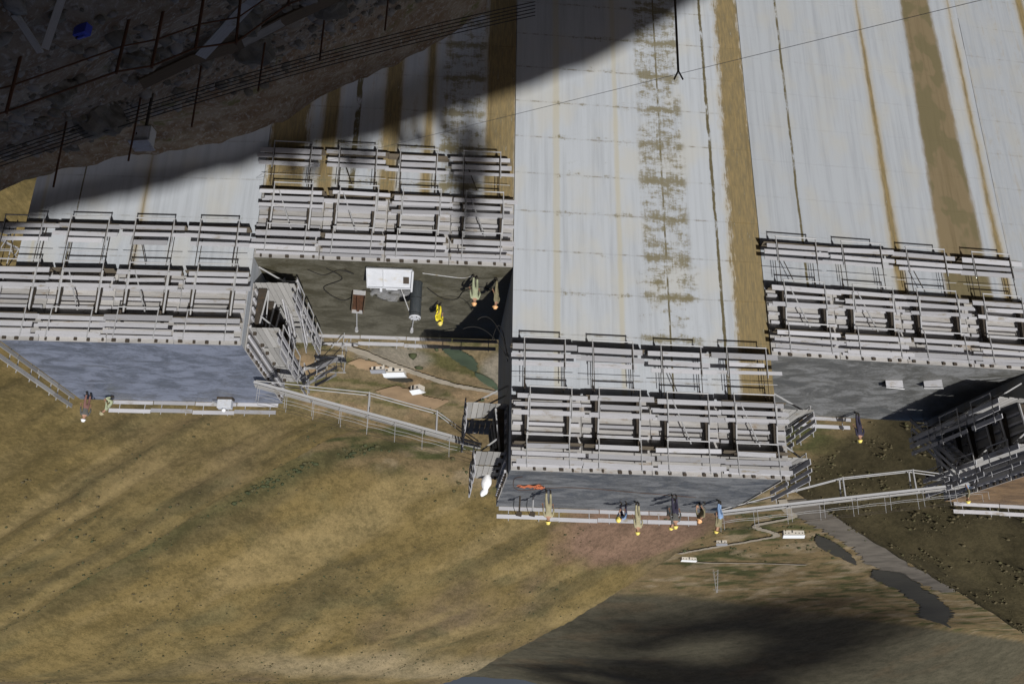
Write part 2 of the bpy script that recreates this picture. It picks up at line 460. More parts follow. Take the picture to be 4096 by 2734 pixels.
# ------------------------------------------------------------------ the dam
RAD, CX, LH = 400.0, 28.0, 2.3
def concrete(name, bands, blots, jz, tone=1.0, seed=0, wear=0):
    """dam face: lift joints, panel tints, ochre run-down bands and dark seep marks (block coordinates, z=0 at the top)"""
    m = Mat('concrete_' + name, .9, 0, .25)
    co = m.co(); x, y, z = m.sep(co)
    off = (seed * 3.1, 0, seed * 5.7)
    streak = m.noise(m.scale(co, (3.2, 1, .12), off), 1, 6, .65)
    fine = m.noise(m.scale(co, (1, 1, 1), off), 2.2, 8, .7)
    big = m.noise(m.scale(co, (.5, 1, .3), off), 1, 3, .5)
    base = tuple(v * tone for v in (.405, .432, .468))
    c = m.mix(tuple(v * .8 for v in base), base, streak.step(.25, .6))
    c = m.mix(c, tuple(v * tone for v in (.43, .425, .395)), big.step(.46, .68) * .6)
    c = m.mix(c, tuple(v * .72 for v in base), fine.step(.58, .76) * .35)
    edge = m.noise(m.scale(co, (1, 1, .45), off), 1.6, 6, .7)       # wander of the stain edges
    rag = m.noise(m.scale(co, (9, 1, 1.1), off), 1, 5, .7)
    if wear:
        c = m.mix(c, (.24, .19, .1), (streak + (edge - .5) * .8).step(.52, .68) * wear)
    # horizontal lift joints
    j = ((z.mod(LH) - LH / 2).abs() * -1.0) + LH / 2
    jm = (j + (rag - .5) * .12).step(.075, .0) * (edge.step(.45, .62) * .7 + .05)
    c = m.mix(c, (.17, .15, .11), jm * jz)
    for (x0, w, lean, wz, kind, amp) in bands:
        d = (x - (z * lean + x0) - (edge - .5) * amp).abs()
        hw = (z * wz + w / 2).max(.02)
        e = (hw - d + (rag - .5) * (.2 * min(1, w) + (.55 if amp > .45 else 0)))
        if kind == 'ochre':
            mk = (e + (streak - .5) * .35).step(-.1, .12)
            inner = m.mix((.235, .17, .07), (.14, .11, .052), rag.step(.35, .65))
            c = m.mix(c, (.33, .27, .16), (e + (streak - .5) * .6).step(-.35, .05) * .45)
            c = m.mix(c, inner, mk * .92)
            c = m.mix(c, (.11, .085, .045), mk * streak.step(.55, .7) * .5)
            c = m.mix(c, (.4, .38, .31), mk * rag.step(.62, .72) * .75)
        elif kind == 'rust':
            c = m.mix(c, (.165, .122, .06), (e + (streak - .5) * .3).step(-.1, .25) * .93)
            c = m.mix(c, (.1, .075, .038), e.step(.1, .5) * streak.step(.45, .7) * .6)
            c = m.mix(c, (.12, .105, .055), (e.step(.02, .25)) * big.step(.52, .48) * .7)
        elif kind == 'dark':
            c = m.mix(c, (.105, .09, .05), e.step(-.02, .03) * edge.step(.36, .5))
        else:
            c = m.mix(c, (.4, .37, .28), e.step(-.05, .1) * .6)
    for (x0, w, zt, zb, dens) in blots:                               # seep marks spreading sideways from the joints
        d = (x - x0).abs()
        inx = (d - w / 2 + (edge - .5) * .6).step(.25, -.1)
        inz = ((z - (zt + zb) / 2).abs() - (zt - zb) / 2).step(.6, -.6)
        sp = m.noise(m.scale(co, (.9, 1, 1.9), off), 1, 8, .78) * .6 + (j.step(.4, 0) * .07) + rag * .2 + streak * .12
        c = m.mix(c, (.165, .145, .085), sp.step(dens, dens + .1) * inx * inz * .9)
    m.col(c); m.bump(fine, .25, .02)
    return m.m
def wet_top(name, c0, c1, lo, hi, r0=.35):
    m = Mat('top_' + name, .6, 0, .5)
    co = m.co()
    a = m.noise(m.scale(co, (.45, .8, 1)), 1.1, 9, .68, .8); f = m.noise(co, 6, 6, .75)
    c = m.mix(tuple(v * .66 for v in c0), tuple(v * .9 for v in c1), (a * .7 + f * .3).step(lo + .05, hi - .03))
    c = m.mix(c, tuple(v * .6 for v in c0), m.noise(m.scale(co, (.5, 1.1, 1), (5, 2, 0)), 1.1, 8, .7, .7).step(.52, .64) * .75)
    m.col(c); m.rough((a.step(.35, .65) * (.9 - r0)) + r0); m.bump(f, .5, .03)
    return m.m

BL = {}
def block(key, x1, x2, top, thick, face, topm, label, nl):
    xm = (x1 + x2) / 2; ph = math.asin((xm - CX) / RAD)
    loc = (CX + RAD * math.sin(ph), CX * 0 + 440 - RAD * math.cos(ph), top)
    w = (x2 - x1) / math.cos(ph) - .03
    o = thing('dam_block', label, 'dam block', loc, ph)
    h = w / 2
    for k in range(nl):
        z1, z0 = -LH * k - (.004 if k else 0), -LH * (k + 1) + .004
        ry = rng.uniform(-.012, .012)
        v = [(-h, ry, z0), (h, ry, z0), (h, thick, z0), (-h, thick, z0), (-h, ry, z1), (h, ry, z1), (h, thick, z1), (-h, thick, z1)]
        f = [(0, 1, 5, 4), (1, 2, 6, 5), (2, 3, 7, 6), (3, 0, 4, 7), (4, 5, 6, 7), (3, 2, 1, 0)]
        me = pymesh('lift', v, f, [face, topm])
        if k == 0: me.polygons[4].material_index = 1
        link('lift', me, o)
    zb = -LH * nl
    v = [(-h, .03, -80 - top), (h, .03, -80 - top), (h, thick + 8, -80 - top), (-h, thick + 8, -80 - top), (-h + .03, .05, -.1), (h - .03, .05, -.1), (h - .03, thick - .05, -.1), (-h + .03, thick - .05, -.1)]
    link('core', pymesh('core', v, [(0, 1, 5, 4), (1, 2, 6, 5), (2, 3, 7, 6), (3, 0, 4, 7), (4, 5, 6, 7)], face), o)
    BL[key] = dict(o=o, loc=Vector(loc), ph=ph, w=w, h=h, T=thick, top=top)
    return o
def B2W(key, x, y, z):
    b = BL[key]; c, s = math.cos(b['ph']), math.sin(b['ph'])
    return Vector((b['loc'].x + c * x - s * y, b['loc'].y + s * x + c * y, b['top'] + z))

fA = concrete('tall', [(-5.85, 2.1, 0, .014, 'ochre', .9), (-4.25, .16, 0, 0, 'dark', .3), (-1.45, .1, 0, 0, 'dark', .1), (1.0, .3, 0, 0, 'pale', .15), (4.3, .4, 0, 0, 'pale', .2)],
              [(-1.5, 2.3, -9, -36, .43), (1.6, 5.4, -8, -34, .53), (-1.5, 3.0, -6, -11, .47), (4.4, 3.4, -9, -34, .57)], 1.0, 1.0, 1)
fB = concrete('low', [(5.5, 1.9, 0, 0, 'ochre', .8), (3.4, .75, 0, 0, 'ochre', .15), (.15, .85, 0, 0, 'ochre', .3), (-1.85, .42, 0, 0, 'ochre', .15), (-5.75, 1.6, 0, 0, 'ochre', .3), (2.0, .3, 0, 0, 'dark', .3)],
              [(-3.7, 2.2, -2, -20, .44), (1.5, 10, -2, -8, .49)], .8, .95, 2, .35)
fC = concrete('right', [(.1, .1, 0, 0, 'ochre', .1), (3.4, .08, 0, 0, 'dark', .1), (5.2, .2, 0, 0, 'pale', .2)], [], .5, 1.0, 3)
fD = concrete('left', [(4.7, .14, 0, 0, 'dark', .25), (-.55, .62, 0, .012, 'ochre', .25), (-4.4, 3.0, 0, .02, 'rust', .35), (-6.6, .5, 0, .01, 'ochre', .3)], [], .15, .86, 4)
fE = concrete('far', [(2, .5, 0, 0, 'ochre', .2)], [], .5, .8, 5, .3)
tA = wet_top('tall', (.105, .11, .115), (.17, .178, .19), .35, .62)
tB = wet_top('low', (.088, .08, .05), (.125, .118, .09), .35, .65, .5)
tC = wet_top('right', (.15, .165, .2), (.19, .215, .285), .35, .6, .3)
tD = wet_top('left', (.13, .13, .12), (.19, .195, .2), .38, .62, .4)
tE = wet_top('far', (.16, .1, .05), (.22, .14, .07), .35, .6, .6)
block('A', -13.05, 0, -9.75, 8.9, fA, tA, 'tallest pale concrete dam block with workers standing on its wet top', 17)
block('B', 0, 13.05, -20.25, 10.2, fB, tB, 'lowest ochre streaked dam block with drum and hoses on its top', 11)
block('C', 13.05, 24.7, -15.5, 9.4, fC, tC, 'clean white dam block with bluish fresh concrete on its top', 13)
block('D', -27.2, -13.05, -16.1, 9.7, fD, tD, 'dam block with one wide rust brown band down its face', 13)
block('E', -40.2, -27.2, -11.0, 9.0, fE, tE, 'shaded end of a dam block beyond the stair scaffold', 15)

# ------------------------------------------------------------------ climbing formwork
ORD = ['first', 'second', 'third', 'fourth', 'fifth']
def platform(loc, rz, w, tier, label, group, n=.58, r=None):
    """a cantilever walkway: planks on brackets, guard boards on two posts, tie bar underneath; outward is local -y"""
    r = r or rng
    o = thing('working_platform', label, 'scaffold platform', loc, rz, group)
    bd, pl = 'wood_board', ('deck_shade_wood' if n < 1 else 'wood_plank')
    npl = max(2, round(n / .3))
    for k in range(npl):
        box('deck_plank', pl, o, (r.uniform(-.04, .04), -.05 - (n - .06) * (k + .5) / npl, .03 + r.uniform(-.006, .006)), (w + r.uniform(-.1, .1), (n - .06) / npl - .02, .05), (0, 0, r.uniform(-.006, .006)))
    for k, (z, h) in enumerate([(.17, .25), (.58, .23), (.98, .22)]):
        dx = r.uniform(-.14, .14); L = w + r.uniform(-.2, .22)
        box('guard_board', bd, o, (dx, -n, z + r.uniform(-.045, .045)), (L * (1 if r.random() > .12 else .62), .045, h + r.uniform(-.06, .03)), (r.uniform(-.08, .08), r.gauss(0, .011), 0))
    px = w * .31
    for s in (-1, 1):
        tube('post', 'steel_light', o, (s * px, -n - .05, -.38), (s * px + r.uniform(-.03, .03), -n - .055, 1.24), .026)
        beam('bracket_arm', 'steel_dark', o, (s * px, 0, -.06), (s * px, -n - .04, -.06), .09, .13)
        if n > 1: beam('knee_brace', 'steel_light', o, (s * px, 0, -1.1), (s * px, -n * .85, -.1), .07, .07)
    tube('tie_bar', 'steel_light', o, (-px - .03, -n - .05, -.34), (px + .03, -n - .05, -.34), .034)
    if tier == 3:
        for s in (-1, 1):
            for yy in (-.15, -.62):
                tube('hanger', 'steel_dark', o, (s * px * .95, yy, -.02), (s * px * .95, yy, 2.3), .02)
        if r.random() < .6:
            tube('brace', 'steel_dark', o, (px * .9, -.35, .1), (px * .2, -.35, 1.9 + r.uniform(0, .3)), .024)
        tube('rail', 'steel_light', o, (-w * .48, -.3, 1.45), (w * .48, -.3, 1.45 + r.uniform(-.06, .06)), .014)
    return o
_wv = [(x, y, z) for x in (-.075, .075) for y, z in ((0, -.95), (-.14, -.95), (-.42, -3.45), (0, -3.45))]
WEDGE = pymesh('strongback', _wv, [(0, 1, 2, 3), (7, 6, 5, 4), (0, 4, 5, 1), (1, 5, 6, 2), (2, 6, 7, 3), (3, 7, 4, 0)], 'steel_dark')
def panel(loc, rz, w, label, group, H=3.6, r=None):
    """shutter between the upper two walkways: sheet, wales, strongbacks and raking props"""
    r = r or rng
    o = thing('formwork_panel', label, 'formwork panel', loc, rz, group)
    box('sheet', 'panel_sheet', o, (0, -.04, -H / 2 + .06), (w + .1, .05, H))
    for k in range(7):
        box('wale', 'wood_board', o, (r.uniform(-.05, .05), -.13, -.2 - k * .5 + r.uniform(-.02, .02)), (w + r.uniform(-.05, .1), .1, .13))
    for k in range(5):
        box('clamp', 'steel_dark', o, (-w * .42 + w * .21 * k + r.uniform(-.15, .15), -.1, -.03 + r.uniform(-.03, .03)), (r.uniform(.07, .2), .1, .13))  # dark boxes stand in for the small dark holes along the panel top
    px = w * .31
    for s in (-1, 1):
        link('strongback', WEDGE, o, (s * px, -.18, 0))
        beam('gusset', 'steel_dark', o, (s * px + .02, -.35, -1.4), (s * px + .02, -.6, -1.3), .1, .22)
        beam('raking_prop', 'steel_light', o, (s * px - .1, -.63, -H + .15), (s * px - .04, -.38, -1.3), .08, .08)
    if r.random() < .45:
        tube('brace', 'steel_light', o, (-w * .05, -.5, -1.4), (w * .2, -.6, -H + .1), .035)
    return o
BN = {'A': 'tallest block', 'B': 'low streaked block', 'C': 'white block', 'D': 'brown banded block'}
END = {'A': 'low block', 'B': 'tallest block', 'C': 'low block', 'D': 'tallest block'}
DZ = {1: -1.15, 2: -3.6, 3: -6.05}
TN = {1: 'top', 2: 'middle', 3: 'bottom'}
for key in 'ABCD':
    b = BL[key]; n = 4; ext = .35 if key != 'B' else .0
    x_lo = -b['h'] - (ext if key != 'C' else 0); x_hi = b['h'] + (ext if key in 'C' else 0) + (.9 if key == 'C' else 0)
    pitch = (x_hi - x_lo) / n; w = pitch - .13
    for i in range(n):
        x = x_lo + pitch * (i + .5)
        num = ORD[i] if key in 'BC' and key == 'B' or key == 'C' else ORD[n - 1 - i]
        if key == 'B': num = ORD[i]
        rr_ = random.Random(ord(key) * 31 + i)
        for t in (1, 2, 3):
            p = B2W(key, x + rr_.uniform(-.08, .08) + {1: 0, 2: -.1, 3: .12}[t], -.02 if t > 1 else -.1, DZ[t] + rr_.uniform(-.05, .05))
            platform(p, b['ph'] + rr_.uniform(-.004, .004), w, t, f'{num} {TN[t]} row platform from the {END[key]}, on the {BN[key]}',
                     f'{TN[t]} row platforms on the {BN[key]}', r=rr_)
        panel(B2W(key, x, -.015, 0), b['ph'], w, f'{num} formwork panel from the {END[key]}, on the {BN[key]}', f'formwork panels on the {BN[key]}', r=rr_)
# end walls of the blocks carry the same walkways
def end_units(key, side, tiers, ys, name, reach=1.5):
    b = BL[key]
    for i, y in enumerate(ys):
        rr_ = random.Random(ord(key) * 7 + i + side * 3)
        for t in tiers:
            x = side * (b['h'] + .03)
            p = B2W(key, x + side * (0.0 if t > 1 else .06), y, DZ[t])
            platform(p, b['ph'] + side * R(90), 2.6, t, f'{ORD[i]} {TN[t]} row platform from the streaked face, {name}', f'end wall platforms on the {name}', reach + (.55 if t == 2 else 0), r=rr_)
        panel(B2W(key, side * (b['h'] + .012), y, 0), b['ph'] + side * R(90), 2.6, f'{ORD[i]} formwork panel from the streaked face, {name}', f'end wall formwork on the {name}', r=rr_)
end_units('C', -1, (1, 2), (1.9, 4.65, 7.4), 'white block end wall by the low block')
end_units('A', 1, (1, 2), (2.6, 5.6), 'tallest block end wall by the low block')
end_units('A', -1, (1, 2), (1.6, 4.4), 'tallest block end wall by the brown block')
end_units('E', 1, (1, 2), (1.6, 4.4, 7.2), 'shaded far block end wall')

# back edge guard rails
def back_rail(key, x1, x2, y, label, n=4, rz=0, zz=0):
    b = BL[key]; L = (x2 - x1) / n
    o = thing('guard_rail', label, 'guard rail', B2W(key, 0, y, 0), b['ph'])
    for i in range(n):
        x = x1 + L * (i + .5); j = rng.uniform(-.05, .05)
        box('toe_board', 'wood_board', o, (x, .02, .12 + j * .3), (L - .05, .05, .2))
        box('rail_board', 'wood_board', o, (x + .1, .03 + j, .58 + j), (L - .02, .05, .22), (0, rng.uniform(-.008, .008), 0))
        for s in (-.3, .3):
            tube('post', 'steel_light', o, (x + s * L, .08, -.3), (x + s * L, .08, .78), .025)
    return o
back_rail('A', -5.0, 6.4, BL['A']['T'], 'white board guard rail along the back edge of the tallest block', 4)
back_rail('B', -6.2, 5.0, BL['B']['T'], 'white board guard rail along the back edge of the low block', 4)
back_rail('C', -5.6, 4.0, BL['C']['T'], 'white board guard rail along the back edge of the white block', 4)
back_rail('D', -2.0, 6.5, BL['D']['T'], 'white board guard rail along the back edge of the brown banded block', 3)
back_rail('E', -6, 6, BL['E']['T'], 'white board guard rail along the back edge of the shaded far block', 4)
b = BL['C']
o = thing('guard_rail', 'receding board guard rail on the hill end of the white block', 'guard rail', B2W('C', b['h'], 0, 0), b['ph'] + R(90))
for i in range(4):
    x = .9 + 2.25 * i
    box('toe_board', 'wood_plank', o, (x, -.06, .12), (2.2, .05, .2))
    box('rail_board', 'wood_plank', o, (x, -.1, .62), (2.25, .05, .22), (0, rng.uniform(-.012, .012), 0))
    for s in (-.7, .7): tube('post', 'steel_light', o, (x + s, -.15, -.3), (x + s, -.15, .85), .025)

# ------------------------------------------------------------------ footbridges with underslung tie rods
def footbridge(label, p, q, kings, sag, side):
    p, q = Vector(p), Vector(q); d = q - p; L = d.length; u = d.normalized()
    sd = Vector((-u.y, u.x, 0)).normalized(); dn = Vector((0, 0, -1))
    o = thing('footbridge', label, 'footbridge', p)
    W = .3
    n = int(L / .42)
    for s in (-1, 1):
        beam('girder', 'steel_light', o, sd * (W * s), d + sd * (W * s), .07, .13)
    for k in range(3):
        for i in range(4):
            a, b = u * (L * (i + .01) / 4), u * (L * (i + .99) / 4); off = sd * ((k - 1) * .2 + rng.uniform(-.01, .01)) + Vector((0, 0, .125 + rng.uniform(-.008, .008)))
            beam('deck_board', 'wood_plank', o, a + off, b + off, .17, .035)
    tops = {-1: [], 1: []}
    for i in range(9):
        f = .02 + .96 * i / 8
        for s in (-1, 1):
            a = u * (L * f) + sd * (s * (W + .03)); b = a + Vector((rng.uniform(-.03, .03), 0, 1.0))
            tube('baluster', 'steel_light', o, a, b, .014); tops[s].append(b)
    for s in (-1, 1):
        for hgt, mt in ((0, 'steel_dark'), (-.45, 'steel_light')):
            pts = []
            for i in range(8):
                for k in range(4):
                    w = k / 4; c = tops[s][i].lerp(tops[s][i + 1], w); c = c + Vector((0, 0, hgt - .16 * w * (1 - w)))
                    pts.append(c)
            pts.append(tops[s][-1] + Vector((0, 0, hgt)))
            polytube('hand_rope', pts, .011, mt, o, 5)
    for s in (-1, 1):
        kp = []
        for f in kings:
            a = u * (L * f) + sd * (s * W); b = a + dn * sag + sd * (s * -.06)
            tube('king_post', 'steel_light', o, a, b, .05); kp.append(b)
        ends = [u * (L * .0 + .1) + sd * (s * W) + dn * .1, *kp, u * (L * .985) + sd * (s * W) + dn * .12]
        for a, b in zip(ends, ends[1:]): tube('tie_rod', 'steel_light', o, a, b, .03)
    for f, in [(k,) for k in kings]:
        a = u * (L * f) + dn * sag
        tube('spreader', 'steel_light', o, a - sd * W, a + sd * W, .035)
    return o
footbridge('pale trussed footbridge rising from the white block to the tallest block', (13.6, 44.9, -15.1), (1.55, 46.2, -12.25), (.5, .8), 1.15, 1)
footbridge('pale trussed footbridge from the tallest block to the shaded stair scaffold', (-11.4, 49.3, -9.45), (-27.3, 50.2, -11.6), (.46, .72), 1.15, -1)

# ------------------------------------------------------------------ access stairs and end scaffolds
def stair(label, p, q, w, n):
    p, q = Vector(p), Vector(q); d = q - p; o = thing('stair', label, 'stair', p)
    h = Vector((d.x, d.y, 0)).normalized(); sd = Vector((-h.y, h.x, 0)) * (w / 2)
    for s in (-1, 1):
        beam('stringer', 'wood_board', o, sd * s, d + sd * s, .05, .22)
        for k, hh in enumerate((.55, 1.0)):
            beam('hand_board', 'wood_board', o, sd * s + Vector((0, 0, hh)), d + sd * s + Vector((0, 0, hh)), .04, .16)
        for f in (.03, .5, .97):
            tube('post', 'steel_light', o, d * f + sd * s, d * f + sd * s + Vector((0, 0, 1.1)), .022)
    for i in range(n):
        c = d * ((i + .5) / n); beam('tread', 'wood_plank', o, c - sd, c + sd, .22, .04)
    return o
# stairs down to the low block beside the white block's end wall
stair('timber stair climbing from the low block to the white block', (11.7, 42.6, -20.2), (11.7, 46.2, -18.4), .7, 8)
stair('short timber stair beside the footbridge at the white block', (10.7, 49.9, -18.4), (11.2, 46.9, -16.7), .7, 8)
stair('shaded timber stair on the end wall of the far block', (-24.9, 52.6, -16.0), (-25.1, 48.2, -12.2), .8, 12)
def scaffold(label, loc, rz, L, W, H, n, lab_mat='steel_light'):
    o = thing('scaffold', label, 'scaffold', loc, rz)
    for i in range(n + 1):
        x = -L / 2 + L * i / n
        for y in (-W / 2, W / 2): tube('standard', lab_mat, o, (x, y, 0), (x + rng.uniform(-.03, .03), y, H), .028)
        for z in (H * .33, H * .66, H - .05): tube('transom', lab_mat, o, (x, -W / 2, z), (x, W / 2, z), .024)
    for y in (-W / 2, W / 2):
        for z in (H * .33, H * .66, H - .05): tube('ledger', lab_mat, o, (-L / 2 - .1, y, z), (L / 2 + .1, y, z), .024)
        tube('brace', lab_mat, o, (-L / 2, y, .1), (L / 2, y, H - .1), .026)
    for k in range(3):
        box('deck_plank', 'wood_plank', o, (0, -W / 2 + W * (k + .5) / 3, H * .66 + .05), (L + .2, W / 3 - .03, .045), (0, 0, rng.uniform(-.01, .01)))
    return o
scaffold('tube scaffold standing on the low block against the white block', (11.0, 50.9, -20.25), .0, 1.6, 1.1, 2.2, 1)
o = scaffold('tube scaffold on the bank end of the white block', B2W('C', BL['C']['h'] + 1.1, .3, -6.3), BL['C']['ph'], 1.7, 1.2, 5.2, 1)
box('canvas_sheet', 'white_paint', o, (-.35, -.64, .5), (.9, .03, .6), (.1, .25, 0))
box('deck_plank', 'wood_board', o, (.1, -.3, .9), (2.6, .3, .05), (0, .45, 0))
# white bags and panel on the tall block's end platform
o = thing('cement_bag', 'bright white bag slumped on the end platform of the tallest block', 'bag', (1.25, 47.1, -10.75))
me = pymesh('bag', [], [], 'white_bright')
bm = bmesh.new(); bmesh.ops.create_icosphere(bm, subdivisions=3, radius=.5)
for v in bm.verts:
    n = v.co.copy(); v.co = Vector((n.x * .55, n.y * .5, n.z * .95 + .05 * math.sin(9 * n.x + 5 * n.z))); v.co.x += .12 * n.z
bm.to_mesh(me); bm.free()
for p in me.polygons: p.use_smooth = True
link('sack', me, o, (0, 0, .25)); link('fold', me, o, (.12, .12, .75), (.5, .3, .4), (.7, .7, .6))
tube('tie', 'black_rubber', o, (.12, .05, .62), (.15, .1, .66), .05)

# ------------------------------------------------------------------ things lying on the block tops
def on(key, z=0): return BL[key]['top'] + z
# dark upright drum with white lid on the low block
o = thing('drum', 'tall dark cylindrical drum with whitish lid on the low block', 'drum', (5.1, 43.0, on('B')))
link('shell', shape('drum', 'grey_drum'), o, (0, 0, .97), (0, 0, 0), (.3, .3, 1.94))
for z in (.05, .98, 1.86): link('hoop', shape('drum', 'grey_drum'), o, (0, 0, z), (0, 0, 0), (.312, .312, .05))
link('lid', shape('drum', 'white_paint'), o, (0, 0, 2.0), (0, 0, 0), (.305, .305, .12))
for k in range(6):
    a = k * 1.05; link('lid_bolt', shape('tube', 'steel_dark'), o, (.24 * math.cos(a), .24 * math.sin(a), 2.08), (0, 0, 0), (.025, .025, .06))
tube('outlet_pipe', 'steel_light', o, (.1, .25, .15), (.15, .75, .12), .045)
# rusty tray
o = thing('steel_tray', 'rust red steel tray with pale rim on the low block', 'tray', (8.55, 45.3, on('B')), -.2)
box('floor_plate', 'steel_rust', o, (0, 0, .1), (.62, 2.5, .04))
for s in (-1, 1): box('side_rim', 'wood_brown', o, (s * .33, 0, .17), (.05, 2.6, .3))
for s in (-1, 1): box('end_rim', 'steel_light', o, (0, s * 1.29, .17), (.66, .04, .26))
box('runner', 'steel_dark', o, (-.2, 0, .04), (.08, 2.4, .08)); box('runner', 'steel_dark', o, (.2, 0, .04), (.08, 2.4, .08))
box('load', 'steel_rust', o, (.0, .15, .2), (.16, 1.9, .16), (0, 0, .03))
# steel supply pipes by the back rail
for x, l in ((8.9, 'thin pale pipe lying behind the rust red tray'), (5.6, 'thin pale pipe lying behind the dark drum')):
    o = thing('pipe', l, 'pipe', (x, 46.9, on('B')))
    tube('barrel', 'steel_light', o, (0, 0, .05), (.45, 2.9, .05), .04); link('flange', shape('drum', 'steel_light'), o, (.45, 2.9, .07), (R(90), 0, 0), (.1, .1, .04))
    link('valve', shape('bbox', 'wood_board'), o, (.37, 2.4, .14), (0, 0, 0), (.14, .2, .18))
# white shutter plate with smoke
o = thing('shutter_plate', 'large white steel shutter plate tipped on the front edge of the low block', 'shutter plate', (6.35, 41.6, on('B')), -.06)
TA = R(34); R1 = (TA, 0, 0)
def PL(x, y, z): return Vector((x, y * math.cos(TA) - z * math.sin(TA), .42 + y * math.sin(TA) + z * math.cos(TA)))
box('plate', 'white_paint', o, PL(0, 0, 0), (2.3, 1.15, .05), R1)
for y in (-.56, .56): box('edge_flange', 'white_paint', o, PL(0, y, .06), (2.34, .05, .12), R1)
for x in (-1.15, 1.15, .3): box('end_flange', 'white_paint', o, PL(x, 0, .05), (.05, 1.1, .1), R1)
box('lug', 'white_paint', o, PL(.45, .68, .02), (.12, .3, .08), R1); box('lug', 'white_paint', o, PL(-.1, .64, 0), (.6, .16, .05), R1)
for x in (-.9, .9): beam('prop', 'steel_dark', o, PL(x, .45, -.03), Vector((x, .55, 0)), .07, .07)
box('opening', 'steel_dark', o, PL(-.85, .1, .03), (.3, .4, .02), R1)
tube('handle', 'white_paint', o, PL(-1.2, -.5, .1), PL(-1.12, .72, .1), .06)
o = thing('steel_prop', 'thin pale steel prop leaning against the dark drum', 'prop', (5.75, 42.2, on('B')))
tube('pole', 'steel_light', o, (.35, .1, .02), (-.42, .95, 1.85), .03); tube('collar', 'steel_light', o, (0.0, .48, .82), (-.06, .55, .95), .05)
def hose(pts, r, label, z, mat='black_rubber'):
    P = np.array(pts, float); n = 14; out = []
    for i in range(len(P) - 1):
        a, b_, c_, d_ = P[max(i - 1, 0)], P[i], P[i + 1], P[min(i + 2, len(P) - 1)]
        for k in range(n):
            t = k / n; q = .5 * (2 * b_ + (c_ - a) * t + (2 * a - 5 * b_ + 4 * c_ - d_) * t * t + (3 * b_ - a - 3 * c_ + d_) * t ** 3); out.append((*q, z))
    out.append((*P[-1], z))
    o = polytube('hose', out, r, mat); setp(o, label, 'hose'); return o
zb = on('B', .03)
hose([(9.6, 41.4), (9.0, 42.6), (10.2, 43.8), (9.4, 45.4), (8.0, 44.0), (7.2, 45.2), (6.2, 45.4), (5.6, 44.4)], .028, 'black hose coiled around the rust red tray', zb)
hose([(4.6, 43.6), (3.9, 44.9), (3.1, 45.0), (2.6, 43.9), (1.6, 43.4), (.8, 44.6)], .028, 'black hose looping beside the yellow suited worker', zb)
hose([(4.7, 41.8), (3.6, 42.1), (2.6, 42.3), (2.0, 41.9)], .022, 'pale hose running from the drum to the helmeted worker', zb, 'steel_light')
hose([(10.6, 41.6), (9.9, 42.2), (9.0, 41.6), (8.3, 42.0), (8.7, 41.5)], .022, 'short black cable lying behind the front formwork of the low block', zb)
hose([(-.6, 42.4), (-.2, 43.0), (-.5, 45.4), (-3, 44.6), (-6.6, 45.6), (-9.8, 46.6)], .012, 'thin reddish cable snaking over the tallest block', on('A', .015), 'steel_rust')
# red spill and cloth pile on the tall block
o = thing('tarpaulin', 'crumpled orange red tarpaulin on the tallest block', 'tarpaulin', (-1.0, 44.4, on('A')))
me = bpy.data.meshes.new('sheet'); bm = bmesh.new(); bmesh.ops.create_grid(bm, x_segments=18, y_segments=10, size=.5)
for v in bm.verts: v.co.z = .07 + .06 * math.sin(v.co.x * 17 + 3 * v.co.y) * math.cos(v.co.y * 13); v.co.x *= 1 + .2 * math.sin(v.co.y * 9)
bm.to_mesh(me); bm.free(); me.materials.append(MATS['orange_paint']); link('sheet', me, o, (0, 0, 0), (0, 0, .2), (1.1, .5, .6)); link('fold', me, o, (-.5, .1, .02), (0, 0, 1.2), (.5, .4, .8))
# vibrators and stands at the tall block's corner
for i, (x, l) in enumerate(((-.55, 'dark concrete vibrator standing nearest the corner of the tallest block'), (-1.25, 'grey concrete vibrator standing beside the orange tarpaulin'))):
    o = thing('vibrator', l, 'vibrator', (x, 46.9, on('A')))
    tube('poker', 'steel_dark' if i == 0 else 'steel_light', o, (0, 0, 0), (.04, 0, .95), .045); link('motor', shape('bbox', 'steel_dark'), o, (.05, 0, .95), (0, .2, 0), (.3, .2, .22))
    polytube('lead', [(.05, 0, 1.05), (.2, .2, 1.0), (.35, .3, .5), (.3, .5, .03)], .018, 'black_rubber', o)
o = thing('tool_box', 'small dark tool box at the back rail of the tallest block', 'tool box', (-9.0, 49.2, on('A')))
link('body', shape('bbox', 'grey_drum'), o, (0, 0, .22), (0, 0, 0), (.6, .35, .42)); box('lid', 'steel_dark', o, (0, 0, .45), (.64, .38, .05)); tube('handle', 'steel_light', o, (-.15, 0, .52), (.15, 0, .52), .02)
# two white panels on the brown banded block
for x, y, rz, l in ((-20.75, 46.0, .05, 'white square panel propped on the brown banded block, clear of the shadow'), (-22.9, 45.9, .35, 'white square panel tipped beside the shadow on the brown banded block')):
    o = thing('white_panel', l, 'panel', (x, y, on('D')), rz)
    box('board', 'white_bright', o, (0, 0, .32), (.95, .85, .03), (R(-22), R(6), 0)); box('batten', 'wood_board', o, (0, -.28, .2), (.9, .07, .4)); box('batten', 'wood_board', o, (0, .3, .08), (.9, .07, .16))
# pump on the white block
o = thing('water_pump', 'small pale pump with ball lamp on the back rail of the white block', 'pump', (16.3, 48.75, on('C')))
link('casing', shape('bbox', 'white_paint'), o, (0, 0, .38), (0, 0, 0), (.8, .4, .5)); link('ball', shape('ball', 'white_bright'), o, (0, -.1, .75), (0, 0, 0), (.12, .12, .12))
box('skid', 'steel_dark', o, (0, 0, .06), (.9, .45, .12)); tube('inlet', 'steel_light', o, (.4, 0, .35), (.75, .1, .2), .06)
